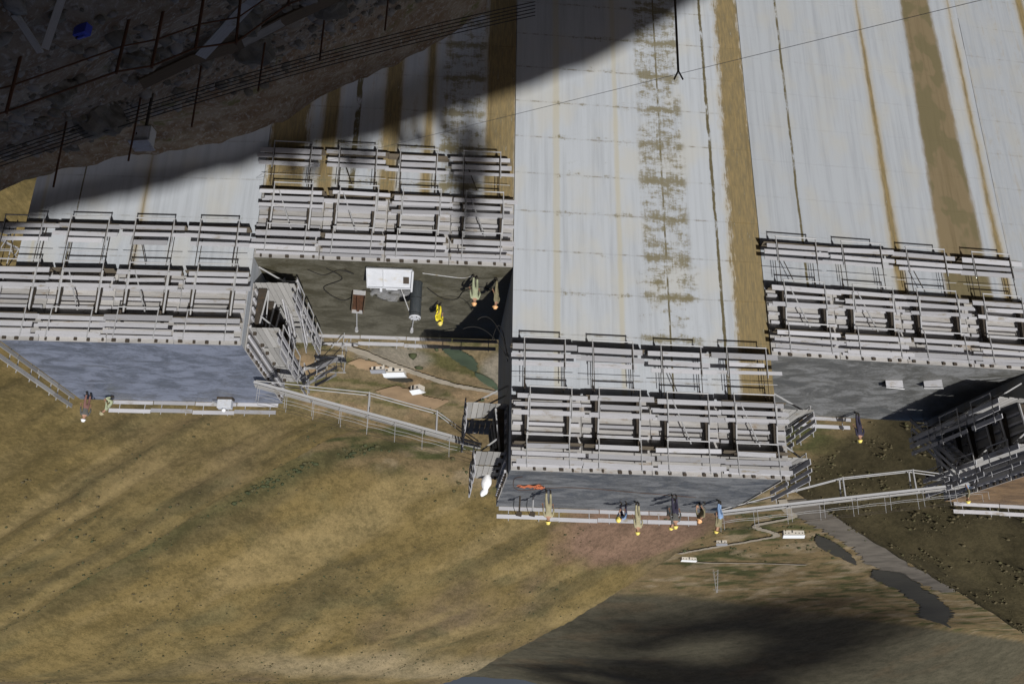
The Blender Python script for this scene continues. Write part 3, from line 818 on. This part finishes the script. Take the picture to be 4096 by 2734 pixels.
# black cables hanging from the tall block's corner
for k, (a, sg) in enumerate(((1.6, .9), (2.3, .7), (.8, 1.3))):
    pts = [B2W('A', BL['A']['h'] + .15 + a * t, .1 + .3 * k, -5.6 - 1.9 * t + .4 * k * t - sg * 4 * t * (1 - t)) for t in np.linspace(0, 1, 16)]
    o = polytube('cable', pts, .022, 'black_rubber')
    setp(o, 'black cable hanging off the corner of the tallest block above the low block', 'cable', 'black cables at the corner of the tallest block')

# ------------------------------------------------------------------ people
def person(label, loc, rz, pants, shirt, helmet, pose='stand', sc=1.0):
    o = thing('person', label, 'person', loc, rz)
    lean, hipz, knee_f = {'stand': (0.06, .93, .03), 'lean': (.45, .9, .08), 'bend': (1.2, .86, .14), 'crouch': (.55, .45, .42)}[pose]
    V, E_, T_, Rr = [], [], [], []
    def add(p, r, tag, par=None):
        V.append(Vector(p)); Rr.append(r); T_.append(tag)
        if par is not None: E_.append((par, len(V) - 1))
        return len(V) - 1
    piv = Vector((0, .02, hipz)); rot = Matrix.Rotation(lean, 3, 'X')
    def U(x, y, z): return piv + rot @ Vector((x, y, z))               # upper body, leaning forwards (-y)
    rot = Matrix.Rotation(-lean, 3, 'X') if (Matrix.Rotation(lean, 3, 'X') @ Vector((0, 0, 1))).y > 0 else rot
    pel = add(piv, (.15, .115), 'p')
    sp = add(U(0, 0, .2), (.145, .1), 's', pel); ch = add(U(0, 0, .43), (.17, .115), 's', sp)
    nk = add(U(0, -.01, .57), (.052, .052), 'k', ch); hd = add(U(0, -.03, .68), (.078, .088), 'k', nk); ht = add(U(0, -.02, .78), (.072, .082), 'k', hd)
    add(U(0, -.135, .69), (.016, .018), 'k', hd)
    for s in (-1, 1): add(U(s * .088, 0, .69), (.018, .022), 'k', hd)
    for s in (-1, 1):
        st = .05 * s
        hp = add((s * .1, .02, hipz - .06), (.092, .1), 'p', pel)
        kn = add((s * .13, -knee_f + .03 - st, hipz * .52), (.064, .068), 'p', hp)
        an = add((s * .12, .04 - st, .1), (.045, .05), 'b', kn); add((s * .14, -.14 - st, .05), (.042, .036), 'b', an)
        sh = add(U(s * .2, 0, .47), (.062, .062), 's', ch)
        if pose in ('bend', 'crouch'): eb, wr = U(s * .25, -.16, .24), U(s * .17, -.34, .12)
        elif s > 0 and pose == 'lean': eb, wr = U(.27, -.12, .22), U(.2, -.36, .22)
        else: eb, wr = U(s * .28, .04, .2), U(s * .27, -.08, -.05)
        e = add(eb, (.046, .046), 's', sh); w = add(wr, (.033, .03), 'k', e)
        dr = (wr - eb).normalized(); pm = add(wr + dr * .07, (.036, .02), 'k', w)
        sd = dr.cross(Vector((0, 0, 1))); sd = sd.normalized() if sd.length > .1 else Vector((1, 0, 0)); cu = dr.cross(sd).normalized()
        for k, ln in enumerate((.065, .075, .07, .055)):
            a = add(wr + dr * (.075 + ln * .55) + sd * ((k - 1.5) * .02), (.009, .009), 'k', pm)
            add(wr + dr * (.075 + ln) + sd * ((k - 1.5) * .021) + cu * .025, (.008, .008), 'k', a)
        a = add(wr + dr * .06 + sd * .05, (.011, .011), 'k', pm); add(wr + dr * .095 + sd * .06 + cu * .02, (.009, .009), 'k', a)
    me = bpy.data.meshes.new('body'); me.from_pydata(V, E_, []); me.update()
    tmp = bpy.data.objects.new('body_tmp', me); C.objects.link(tmp)
    tmp.modifiers.new('skin', 'SKIN'); sub = tmp.modifiers.new('sub', 'SUBSURF'); sub.levels = 1
    for i, sv in enumerate(me.skin_vertices[0].data):
        sv.radius = Rr[i] if isinstance(Rr[i], tuple) else (Rr[i], Rr[i]); sv.use_root = (i == 0)
    dg = bpy.context.evaluated_depsgraph_get(); ev = tmp.evaluated_get(dg)
    bm_ = bpy.data.meshes.new_from_object(ev, depsgraph=dg); bpy.data.objects.remove(tmp)
    bm_.materials.clear()
    order = ['p', 's', 'k', 'b']
    for mt in (pants, shirt, 'skin', 'boot'): bm_.materials.append(MATS[mt])
    PV = np.array([list(v) for v in V]); segs = [(a, b) for a, b in E_]
    A, B = PV[[a for a, _ in segs]], PV[[b for _, b in segs]]
    for p in bm_.polygons:
        c = np.array(p.center); t = np.clip(((c - A) * (B - A)).sum(1) / (((B - A) ** 2).sum(1) + 1e-9), 0, 1)
        k = int(np.argmin(np.linalg.norm(A + (B - A) * t[:, None] - c, axis=1)))
        a, b = segs[k]; p.material_index = order.index(T_[a] if t[k] < .5 else T_[b]); p.use_smooth = True
    o.scale = (sc, sc, sc)
    link('body', bm_, o)
    # hard hat, turned with the head
    hv, hf, N = [], [], 16
    prof = [(.148, 0), (.15, .012), (.112, .016), (.11, .06), (.09, .105), (.05, .132), (.0, .14)]
    for r_, z_ in prof:
        for k in range(N):
            a = k * 2 * math.pi / N; fr = 1.22 if (r_ > .14 and math.sin(a) < -.3) else 1.05
            hv.append((r_ * math.cos(a), r_ * math.sin(a) * fr, z_))
    for i in range(len(prof) - 1):
        for k in range(N): hf.append((i * N + k, i * N + (k + 1) % N, (i + 1) * N + (k + 1) % N, (i + 1) * N + k))
    link('hard_hat', pymesh('hard_hat', hv, hf, helmet, True), o, U(0, -.025, .765), rot.to_euler())
    for s in (-1, 1): link('eye', shape('ball', 'black_rubber'), o, U(s * .034, -.112, .72), (0, 0, 0), (.011, .008, .008))
    return o
zA = on('A'); zB = on('B'); zD = on('D'); zC = on('C')
person('worker in khaki with yellow hard hat standing by the orange tarpaulin', (-1.96, 45.0, zA), 2.9, 'khaki', 'khaki', 'helmet_yellow', 'stand')
person('worker in khaki with yellow hard hat at the middle of the tallest block', (-6.84, 47.7, zA), 2.6, 'khaki', 'khaki', 'helmet_yellow', 'stand')
person('stooping worker in blue beside the khaki worker at the back rail', (-6.15, 47.9, zA), .6, 'navy', 'blue_cloth', 'helmet_yellow', 'bend')
person('worker in dark navy overalls standing alone on the wet top of the tallest block', (-8.48, 45.7, zA), 3.0, 'navy', 'grey_cloth', 'helmet_yellow', 'stand')
person('worker with grey shirt close behind the navy worker on the tallest block', (-8.75, 46.9, zA), 2.2, 'navy', 'grey_cloth', 'helmet_yellow', 'lean', .97)
person('worker in pale blue trousers near the footbridge on the tallest block', (-11.1, 47.0, zA), 2.5, 'blue_cloth', 'khaki_dark', 'helmet_yellow', 'lean', 1.03)
person('crouching worker in dark clothes beside the blue trousered worker', (-10.35, 47.7, zA), .8, 'grey_cloth', 'khaki_dark', 'helmet_orange', 'crouch')
person('worker in dark purple clothes on the back edge of the brown banded block', (-20.8, 51.4, zD), 2.8, 'navy', 'navy', 'helmet_yellow', 'stand', 1.06)
person('worker in bright yellow rain suit bending on the low block', (4.1, 45.5, zB), -.5, 'yellow_suit', 'yellow_suit', 'helmet_yellow', 'lean', .9)
person('worker in pale green with orange hard hat by the hoses on the low block', (1.95, 41.9, zB), 2.7, 'green_cloth', 'green_cloth', 'helmet_orange', 'stand', .97)
person('worker in dark olive standing in the shadow on the low block', (.85, 42.3, zB), 2.0, 'khaki_dark', 'khaki_dark', 'helmet_orange', 'stand', .97)
person('worker in red trousers at the outer back corner of the white block', (23.75, 47.9, zC), 2.4, 'red_cloth', 'grey_cloth', 'white_bright', 'stand', .97)
person('crouching worker in pale green at the back rail of the white block', (22.7, 48.6, zC), 1.2, 'green_cloth', 'green_cloth', 'khaki', 'crouch')
person('worker in blue on the shaded platform at the end of the footbridge', (-25.9, 50.0, BL['E']['top'] - 1.1), 1.8, 'blue_cloth', 'khaki_dark', 'helmet_yellow', 'stand', .97)

# ------------------------------------------------------------------ steam
me = pymesh('steam', [], [], 'white_bright'); bm = bmesh.new(); bmesh.ops.create_icosphere(bm, subdivisions=3, radius=1)
for v in bm.verts: v.co *= 1 + .18 * math.sin(v.co.x * 5 + v.co.z * 4)
bm.to_mesh(me); bm.free(); me.materials.clear()
sm = bpy.data.materials.new('steam'); sm.use_nodes = True; nt = sm.node_tree; nt.nodes.clear()
out = nt.nodes.new('ShaderNodeOutputMaterial'); pv = nt.nodes.new('ShaderNodeVolumePrincipled'); tc = nt.nodes.new('ShaderNodeTexCoord')
nz = nt.nodes.new('ShaderNodeTexNoise'); nz.inputs['Scale'].default_value = 2.2; nz.inputs['Detail'].default_value = 5
mr = nt.nodes.new('ShaderNodeMapRange'); mr.inputs[1].default_value = .48; mr.inputs[2].default_value = .75; mr.inputs[4].default_value = 14
nt.links.new(tc.outputs['Object'], nz.inputs['Vector']); nt.links.new(nz.outputs[0], mr.inputs[0]); nt.links.new(mr.outputs[0], pv.inputs['Density'])
pv.inputs['Color'].default_value = (.97, .98, 1, 1); nt.links.new(pv.outputs[0], out.inputs['Volume'])
me.materials.append(sm)
setp(link('steam', me, None, (6.6, 42.95, zB + .6), (0, 0, 0), (1.05, .6, .45)), 'thin bluish steam drifting behind the white shutter plate', kind='stuff')

# ------------------------------------------------------------------ things on the shaded bank
def bank_posts(name, label, pts, h, r, mat, cat, tops, rails):
    o = thing(name, label, cat, (pts[0][0], pts[0][1], hz(*pts[0])))
    org = o.location.copy(); tp = []
    for (x, y) in pts:
        b = Vector((x, y, hz(x, y))) - org; t = b + Vector((rng.uniform(-.06, .06), rng.uniform(-.05, .05), h * rng.uniform(.94, 1.05)))
        tube('post', mat, o, b - Vector((0, 0, .25)), t, r); tp.append((b, t))
    for f, rr2 in rails:
        for (a, b), (c_, d_) in zip(tp, tp[1:]): tube('rail', mat, o, a.lerp(b, f), c_.lerp(d_, f), rr2)
    return o
bank_posts('path_railing', 'rusty post and rail fence along the path on the shaded bank', [(13.2, 14.2), (11.6, 14.6), (10.2, 15.0), (8.35, 15.4), (7.8, 15.7), (7.1, 16.0), (6.4, 16.3), (5.4, 16.7), (4.4, 17.2), (3.4, 17.8)], 1.45, .035, 'steel_rust', 'railing', 0, ((.97, .022), (.5, .018)))
o = bank_posts('cable_fence', 'fence of five black cables on thin posts above the bank edge', [(16.2, 22.6), (13.6, 22.8), (11.6, 23.0), (9.9, 23.0), (8.0, 23.0), (6.2, 23.0), (4.2, 23.1), (2.2, 23.2), (.4, 23.2)], 2.3, .03, 'steel_rust', 'fence', 0, ())
org = o.location.copy(); ends = (Vector((17.5, 22.4, -13.7)), Vector((-.6, 23.2, -21.4)))
for k in range(5):
    pts = []
    for i in range(25):
        t = i / 24; p = ends[0].lerp(ends[1], t); pts.append(p + Vector((0, 0, .14 * k - .45 * 4 * t * (1 - t) + .25)) - org)
    polytube('cable', pts, .016, 'black_rubber', o, 5)
# low concrete edging wall
o = thing('edging_wall', 'long low concrete edging wall along the shaded bank', 'wall', (9.4, 20.9, hz(9.4, 20.9)))
pw = [Vector((x, y, hz(x, y) + .1)) for x, y in ((10.6, 20.9), (9.3, 20.9), (8.1, 20.95), (6.9, 20.95), (5.3, 21.0), (3.7, 21.0), (2.0, 21.0), (.6, 21.1))]
for a, b in zip(pw, pw[1:]):
    beam('segment', 'concrete_kerb', o, a - o.location, b - o.location, .32, .62); beam('coping', 'wood_brown', o, a - o.location + Vector((0, -.02, .34)), b - o.location + Vector((0, -.02, .34)), .4, .07)
def lean_plank(label, a, b, w, mat='wood_plank'):
    o = thing('plank', label, 'plank', a); beam('board', mat, o, (0, 0, 0), Vector(b) - Vector(a), w, .05); beam('cleat', mat, o, Vector((0, -.02, .05)), (Vector(b) - Vector(a)) * .12 + Vector((0, -.02, .05)), w * .8, .04); return o
def hp(x, y, dz=0): return Vector((x, y, hz(x, y) + dz))
lean_plank('long pale plank leaning from the path down to the edging wall', hp(6.5, 17.6, .1), hp(8.8, 20.3, .75), .3)
lean_plank('left pale batten of the pair standing in a V on the bank', hp(8.75, 13.6), hp(9.25, 14.25, .75), .14)
lean_plank('right pale batten of the pair standing in a V on the bank', hp(9.5, 13.5), hp(9.35, 14.3, .75), .14)
o = thing('jerrycan', 'blue plastic jerrycan on the rocky path', 'jerrycan', hp(8.9, 14.75), .4)
link('body', shape('bbox', 'blue_plastic'), o, (0, 0, .2), (0, 0, 0), (.34, .16, .24)); tube('handle', 'blue_plastic', o, (-.1, 0, .36), (.1, 0, .36), .02); tube('cap', 'black_rubber', o, (.12, 0, .3), (.12, 0, .36), .03)
o = thing('cabinet', 'small grey metal cabinet on a post at the bank edge', 'cabinet', hp(11.5, 23.5), .1)
tube('post', 'steel_dark', o, (0, 0, -.2), (0, 0, 1.3), .05); link('case', shape('bbox', 'steel_light'), o, (0, 0, 1.6), (0, 0, 0), (.55, .35, .6)); box('roof', 'steel_light', o, (0, -.05, 1.94), (.66, .5, .04), (.12, 0, 0)); box('door', 'white_paint', o, (0, -.185, 1.6), (.44, .02, .5)); box('latch', 'steel_dark', o, (.15, -.2, 1.6), (.03, .02, .08))
# forked pole carrying a wire
ft = Vector((-4.92, 22.17, -17.38))
gz = hz(-5.0, 21.6)
o = thing('forked_pole', 'slim dark pole with forked top rising in front of the dam face', 'pole', (-5.0, 21.6, gz))
tube('shaft', 'wood_brown', o, (0, 0, -.4), ft - Vector((0, 0, .25)) - o.location, .038)
for s in (-.09, .1): tube('prong', 'wood_brown', o, ft - Vector((0, 0, .27)) - o.location, ft + Vector((s * 1.4, 0, .05)) - o.location, .026)
far = Vector((13.4, 40.1, -24.7)); dirw = (ft - far)
o = polytube('wire', [far, ft + Vector((0, 0, -.15)), ft + dirw * .75 + Vector((0, 0, -.2))], .007, 'steel_light'); setp(o, 'thin pale wire running over the forked pole to the dam face', 'wire')
# loose stones on the bank (real shapes, many)
def blobs(name, P, Sz, mats, label, flat=.7, seed=3, colatt=False):
    r = np.random.RandomState(seed)
    t = (1 + 5 ** .5) / 2
    iv = np.array([(-1, t, 0), (1, t, 0), (-1, -t, 0), (1, -t, 0), (0, -1, t), (0, 1, t), (0, -1, -t), (0, 1, -t), (t, 0, -1), (t, 0, 1), (-t, 0, -1), (-t, 0, 1)], float); iv /= np.linalg.norm(iv[0])
    itri = np.array([(0, 11, 5), (0, 5, 1), (0, 1, 7), (0, 7, 10), (0, 10, 11), (1, 5, 9), (5, 11, 4), (11, 10, 2), (10, 7, 6), (7, 1, 8), (3, 9, 4), (3, 4, 2), (3, 2, 6), (3, 6, 8), (3, 8, 9), (4, 9, 5), (2, 4, 11), (6, 2, 10), (8, 6, 7), (9, 8, 1)])
    n = len(P); v = iv[None] * (1 + r.uniform(-.35, .35, (n, 12, 1))) * np.stack([Sz * r.uniform(.7, 1.3, n), Sz * r.uniform(.7, 1.3, n), Sz * flat * r.uniform(.7, 1.3, n)], 1)[:, None, :] + P[:, None, :]
    f = (itri[None] + (np.arange(n) * 12)[:, None, None]).reshape(-1, 3)
    me = bpy.data.meshes.new(name); me.vertices.add(n * 12); me.vertices.foreach_set('co', v.ravel()); me.loops.add(f.size); me.loops.foreach_set('vertex_index', f.ravel())
    me.polygons.add(len(f)); me.polygons.foreach_set('loop_start', np.arange(0, f.size, 3)); me.update(calc_edges=True)
    for m_ in mats: me.materials.append(MATS[m_])
    me.polygons.foreach_set('material_index', np.repeat(r.randint(0, len(mats), n), 20))
    return setp(link(name, me), label, kind='stuff')
r = np.random.RandomState(5)
px, py = r.uniform(1, 22, 2600), r.uniform(11, 33, 2600); sz = .05 + .2 * r.rand(2600) ** 4
blobs('loose_stones', np.stack([px, py, hill_z(px[None], py[None])[0] + sz * .3], 1), sz, ['rock', 'concrete_kerb'], 'loose grey stones strewn over the shaded bank')
# boulders one can tell apart
for i, (x, y, s_) in enumerate(((7.6, 19.6, .55), (9.9, 19.0, .5), (5.9, 22.2, .6), (3.6, 23.2, .75), (8.6, 23.4, .7), (12.6, 22.5, .8), (11.3, 18.3, .45))):
    bm = bmesh.new(); bmesh.ops.create_icosphere(bm, subdivisions=3, radius=s_)
    for v in bm.verts:
        q = v.co * (2.2 / s_); v.co *= 1 + .22 * math.sin(q.x * 1.7 + i) * math.cos(q.y * 2.1 + i * 2) + .1 * math.sin(q.z * 4 + q.x * 3); v.co.z *= .7
    me = bpy.data.meshes.new('boulder'); bm.to_mesh(me); bm.free(); me.materials.append(MATS['rock'])
    lab = ['squat boulder beside the long leaning plank', 'boulder on the path side of the edging wall', 'boulder below the edging wall under the cables', 'large boulder at the lower end of the cable fence', 'boulder under the middle of the cable fence', 'large boulder beside the grey cabinet', 'small boulder beside the rusty path railing'][i]
    setp(link('boulder', me, None, hp(x, y, s_ * .2), (0, 0, i * 1.3)), lab, 'boulder', 'boulders on the shaded bank')

# ------------------------------------------------------------------ trees and shrubs on the ridge that shades the dam foot
def leafy(name, n, fn, size, mat, parent):
    r = np.random.RandomState(n); v, f = [], []
    for i in range(n):
        c = Vector(fn(r)); a = Vector(r.normal(size=3)).normalized(); b = a.cross(Vector(r.normal(size=3))).normalized(); s_ = size * r.uniform(.6, 1.4); k = len(v)
        v += [c - a * s_, c + b * s_ * .6, c + a * s_, c - b * s_ * .6]; f.append((k, k + 1, k + 2, k + 3))
    return link(name, pymesh(name, v, f, mat), parent)
def conifer(label, x, y, h, rad):
    o = thing('conifer_tree', label, 'tree', hp(x, y, -.2))
    tube('trunk', 'bark', o, (0, 0, 0), (0, 0, h * .96), rad * .1, 'taper')
    for k in range(14):
        z = h * (.22 + .05 * k); a = k * 2.4; l = rad * (1.05 - z / h * .9); tube('limb', 'bark', o, (0, 0, z), (l * math.cos(a), l * math.sin(a), z - .1 * l), .03)
    def fn(r):
        t = r.rand() ** .8; z = h * (.15 + .87 * t); R_ = rad * (1.05 - t) * (.55 + .45 * math.sin(t * 40)) ; a = r.uniform(0, 6.283); q = R_ * r.rand() ** .4
        return (q * math.cos(a), q * math.sin(a), z - q * .15)
    leafy('crown', 2600, fn, .16, 'leaf_dark', o)
def shrub(label, x, y, h, rad):
    o = thing('shrub', label, 'shrub', hp(x, y, -.15))
    for k in range(5):
        a = k * 1.26; tube('stem', 'bark', o, (0, 0, 0), (.4 * rad * math.cos(a), .4 * rad * math.sin(a), h * .7), .035, 'taper')
    cl = [(rng.uniform(-.6, .6) * rad, rng.uniform(-.6, .6) * rad, h * rng.uniform(.4, .85), rad * rng.uniform(.3, .5)) for _ in range(7)]
    def fn(r):
        c = cl[r.randint(7)]; d = r.normal(size=3); d /= np.linalg.norm(d); q = c[3] * r.rand() ** .33; return (c[0] + d[0] * q, c[1] + d[1] * q, c[2] + d[2] * q)
    leafy('foliage', 900, fn, .13, 'leaf_olive', o)
conifer('tall dark conifer on the ridge opposite the low block', -24.0, -25, 7.8, 1.75)
for i in range(7):
    x = -22.4 + i * 1.3 + rng.uniform(-.2, .2); h_ = (1.0, 1.7, 1.3, 2.1, 1.5, 1.9, 1.2)[i]
    shrub('narrow olive shrub in the row along the ridge above the bank', x, -25 + rng.uniform(-.6, .6), h_, .5)
for o in list(bpy.data.objects):
    if o.name.startswith('shrub') and o.parent is None: o['group'] = 'shrubs on the ridge'

# ------------------------------------------------------------------ scrub on the hills
r = np.random.RandomState(11)
def scatter(n, x0, x1, y0, y1, keep, smin_, smax_):
    x, y = r.uniform(x0, x1, n), r.uniform(y0, y1, n); t = terrain_z(x, y); k = keep(x, y, t); x, y, z = x[k], y[k], t[0][k]
    s_ = smin_ + (smax_ - smin_) * r.rand(len(x)) ** 2.5
    return np.stack([x, y, z + s_ * .35], 1), s_
cl = lambda x, y, sd, th: fbm(x / 40, y / 40, 4, sd) > th
P1, S1 = scatter(9000, -60, 520, 330, 1000, lambda x, y, t: (t[0] > -114) & (np.abs(x / y) < .66) & cl(x, y, 81, -.02), .2, .95)
blobs('hill_scrub', P1, S1, ['leaf_olive', 'leaf_green', 'leaf_brown', 'leaf_brown'], 'scattered dark bushes on the brown grassy hill')
P2, S2 = scatter(20000, -420, -110, 190, 560, lambda x, y, t: (t[1] > -116) & (np.abs(x / y) < .75) & (fbm(x / 14, y / 14, 4, 83) > .04), .2, 1.1)
blobs('hill_scrub', P2, S2, ['leaf_olive', 'leaf_brown', 'leaf_brown'], 'dense dark scrub covering the steep slope across the river', .6, 4)
P3, S3 = scatter(9000, 55, 330, 405, 600, lambda x, y, t: (np.abs(y - 400 - .46 * (x - 65) - 44 + 10 * t[5]) < 2 + 22 * fbm(x / 24, y / 24, 3, 85)), .3, 1.5)
blobs('gully_brush', P3, S3, ['leaf_green', 'leaf_dark', 'leaf_olive'], 'green brush growing along the gully', .7, 5)
P4, S4 = scatter(2600, -300, 90, 290, 900, lambda x, y, t: (t[0] < -112) & cl(x, y, 87, .12) & (np.abs(x / y) < .6), .4, 1.8)
blobs('valley_brush', P4, S4, ['leaf_green', 'leaf_olive'], 'patchy bushes on the valley floor', .7, 6)

# ------------------------------------------------------------------ buildings in the valley
def house(label, x, y, w, d, h, rz, roof, gable=1.2, cat='shed'):
    o = thing('shed' if cat == 'shed' else 'house', label, cat, (x, y, tz(x, y) - .2), rz)
    box('wall', 'wall_pale', o, (0, 0, h / 2), (w, d, h))
    v = [(-w / 2 - .4, -d / 2 - .4, h), (w / 2 + .4, -d / 2 - .4, h), (w / 2 + .4, d / 2 + .4, h), (-w / 2 - .4, d / 2 + .4, h), (-w / 2 - .4, 0, h + gable), (w / 2 + .4, 0, h + gable)]
    v += [(a, b, c - .12) for a, b, c in v]
    link('roof', pymesh('roof', v, [(0, 1, 5, 4), (2, 3, 4, 5), (3, 0, 4), (1, 2, 5), (6, 10, 11, 7), (8, 11, 10, 9), (0, 6, 7, 1), (2, 8, 9, 3)], roof), o)
    n = max(2, int(w / 2.5))
    for k in range(n):
        X_ = -w / 2 + w * (k + .5) / n
        if k == n // 2: box('door', 'window_dark', o, (X_, -d / 2 - .03, 1.0), (.95, .06, 2.0))
        else:
            f = box('window', 'wall_pale', o, (X_, -d / 2 - .03, h * .55), (1.0, .06, .9)); link('pane', shape('box', 'window_dark'), f, (0, -.6, 0), (0, 0, 0), (.8, .4, .8))
    return o
house('long white roofed shed beside the dirt road', 45.5, 329, 7.8, 5.2, 2.8, .12, 'roof_white', .7)
house('grey roofed shed next to the white roofed shed', 51.5, 326, 5, 3.4, 2.4, .1, 'roof_grey', .6)
house('small bright white hut below the footbridge', 38.6, 350, 4.2, 4.0, 2.6, .5, 'roof_white', 1.2)
house('white roofed hall beside the winding river road', -214, 678, 15, 7, 4, .1, 'roof_white', 1.6, 'building')
house('small pale shed on the red slope edge by the river', -172, 730, 8, 5, 3, .3, 'roof_grey', 1.2)
house('low white shed at the end of the terrace road', -163, 826, 14, 5, 3, -.2, 'roof_white', 1.0)
o = thing('transmission_mast', 'thin pale lattice mast standing on the far terrace', 'mast', (-205, 905, tz(-205, 905)))
for s in ((-1, -1), (1, -1), (1, 1), (-1, 1)): tube('leg', 'steel_light', o, (s[0] * 2.2, s[1] * 2.2, -.5), (s[0] * .5, s[1] * .5, 22), .16)
for k in range(6): tube('strut', 'steel_light', o, (-2.2 + .3 * k, -2.2 + .3 * k, 3.6 * k), (2.2 - .34 * k, -2.2 + .3 * k, 3.6 * k + 3.2), .1)
tube('cross_arm', 'steel_light', o, (-4, 0, 19), (4, 0, 19), .15)
# a rocky outcrop near the skyline
# ------------------------------------------------------------------ cloud that darkens the far mountain
def cloud(label, tgt, alt, ext, seed):
    rc = random.Random(seed); t = (alt - tgt[2]) / SUN.z; c = Vector(tgt) + SUN * t
    o = thing('cloud', label, 'cloud', c)
    bm = bmesh.new()
    for k in range(560):
        gx, gy = rc.gauss(0, .42), rc.gauss(0, .42); q = math.hypot(gx, gy)
        if math.sin(gx * 5 + 1) * math.cos(gy * 4) > .55: continue
        s_ = rc.uniform(.05, .12) * max(.35, 1.2 - q)
        mt = Matrix.Translation((ext[0] * gx, ext[1] * gy, rc.uniform(0, .3) * ext[0] * max(.1, 1 - q))) @ Matrix.Diagonal((ext[0] * s_, ext[1] * s_, ext[0] * s_ * .7, 1))
        bmesh.ops.create_icosphere(bm, subdivisions=1, radius=1, matrix=mt)
    me = bpy.data.meshes.new('puffs'); bm.to_mesh(me); bm.free(); me.materials.append(MATS['cloud_white'])
    for p in me.polygons: p.use_smooth = True
    link('puffs', me, o)
cloud('broad white cloud whose shadow darkens the far mountain', (-430, 1650, -80), 9500, (420, 900), 3)
cloud('smaller white cloud whose shadow falls near the far ridge', (-250, 2300, -60), 9000, (300, 500), 8)
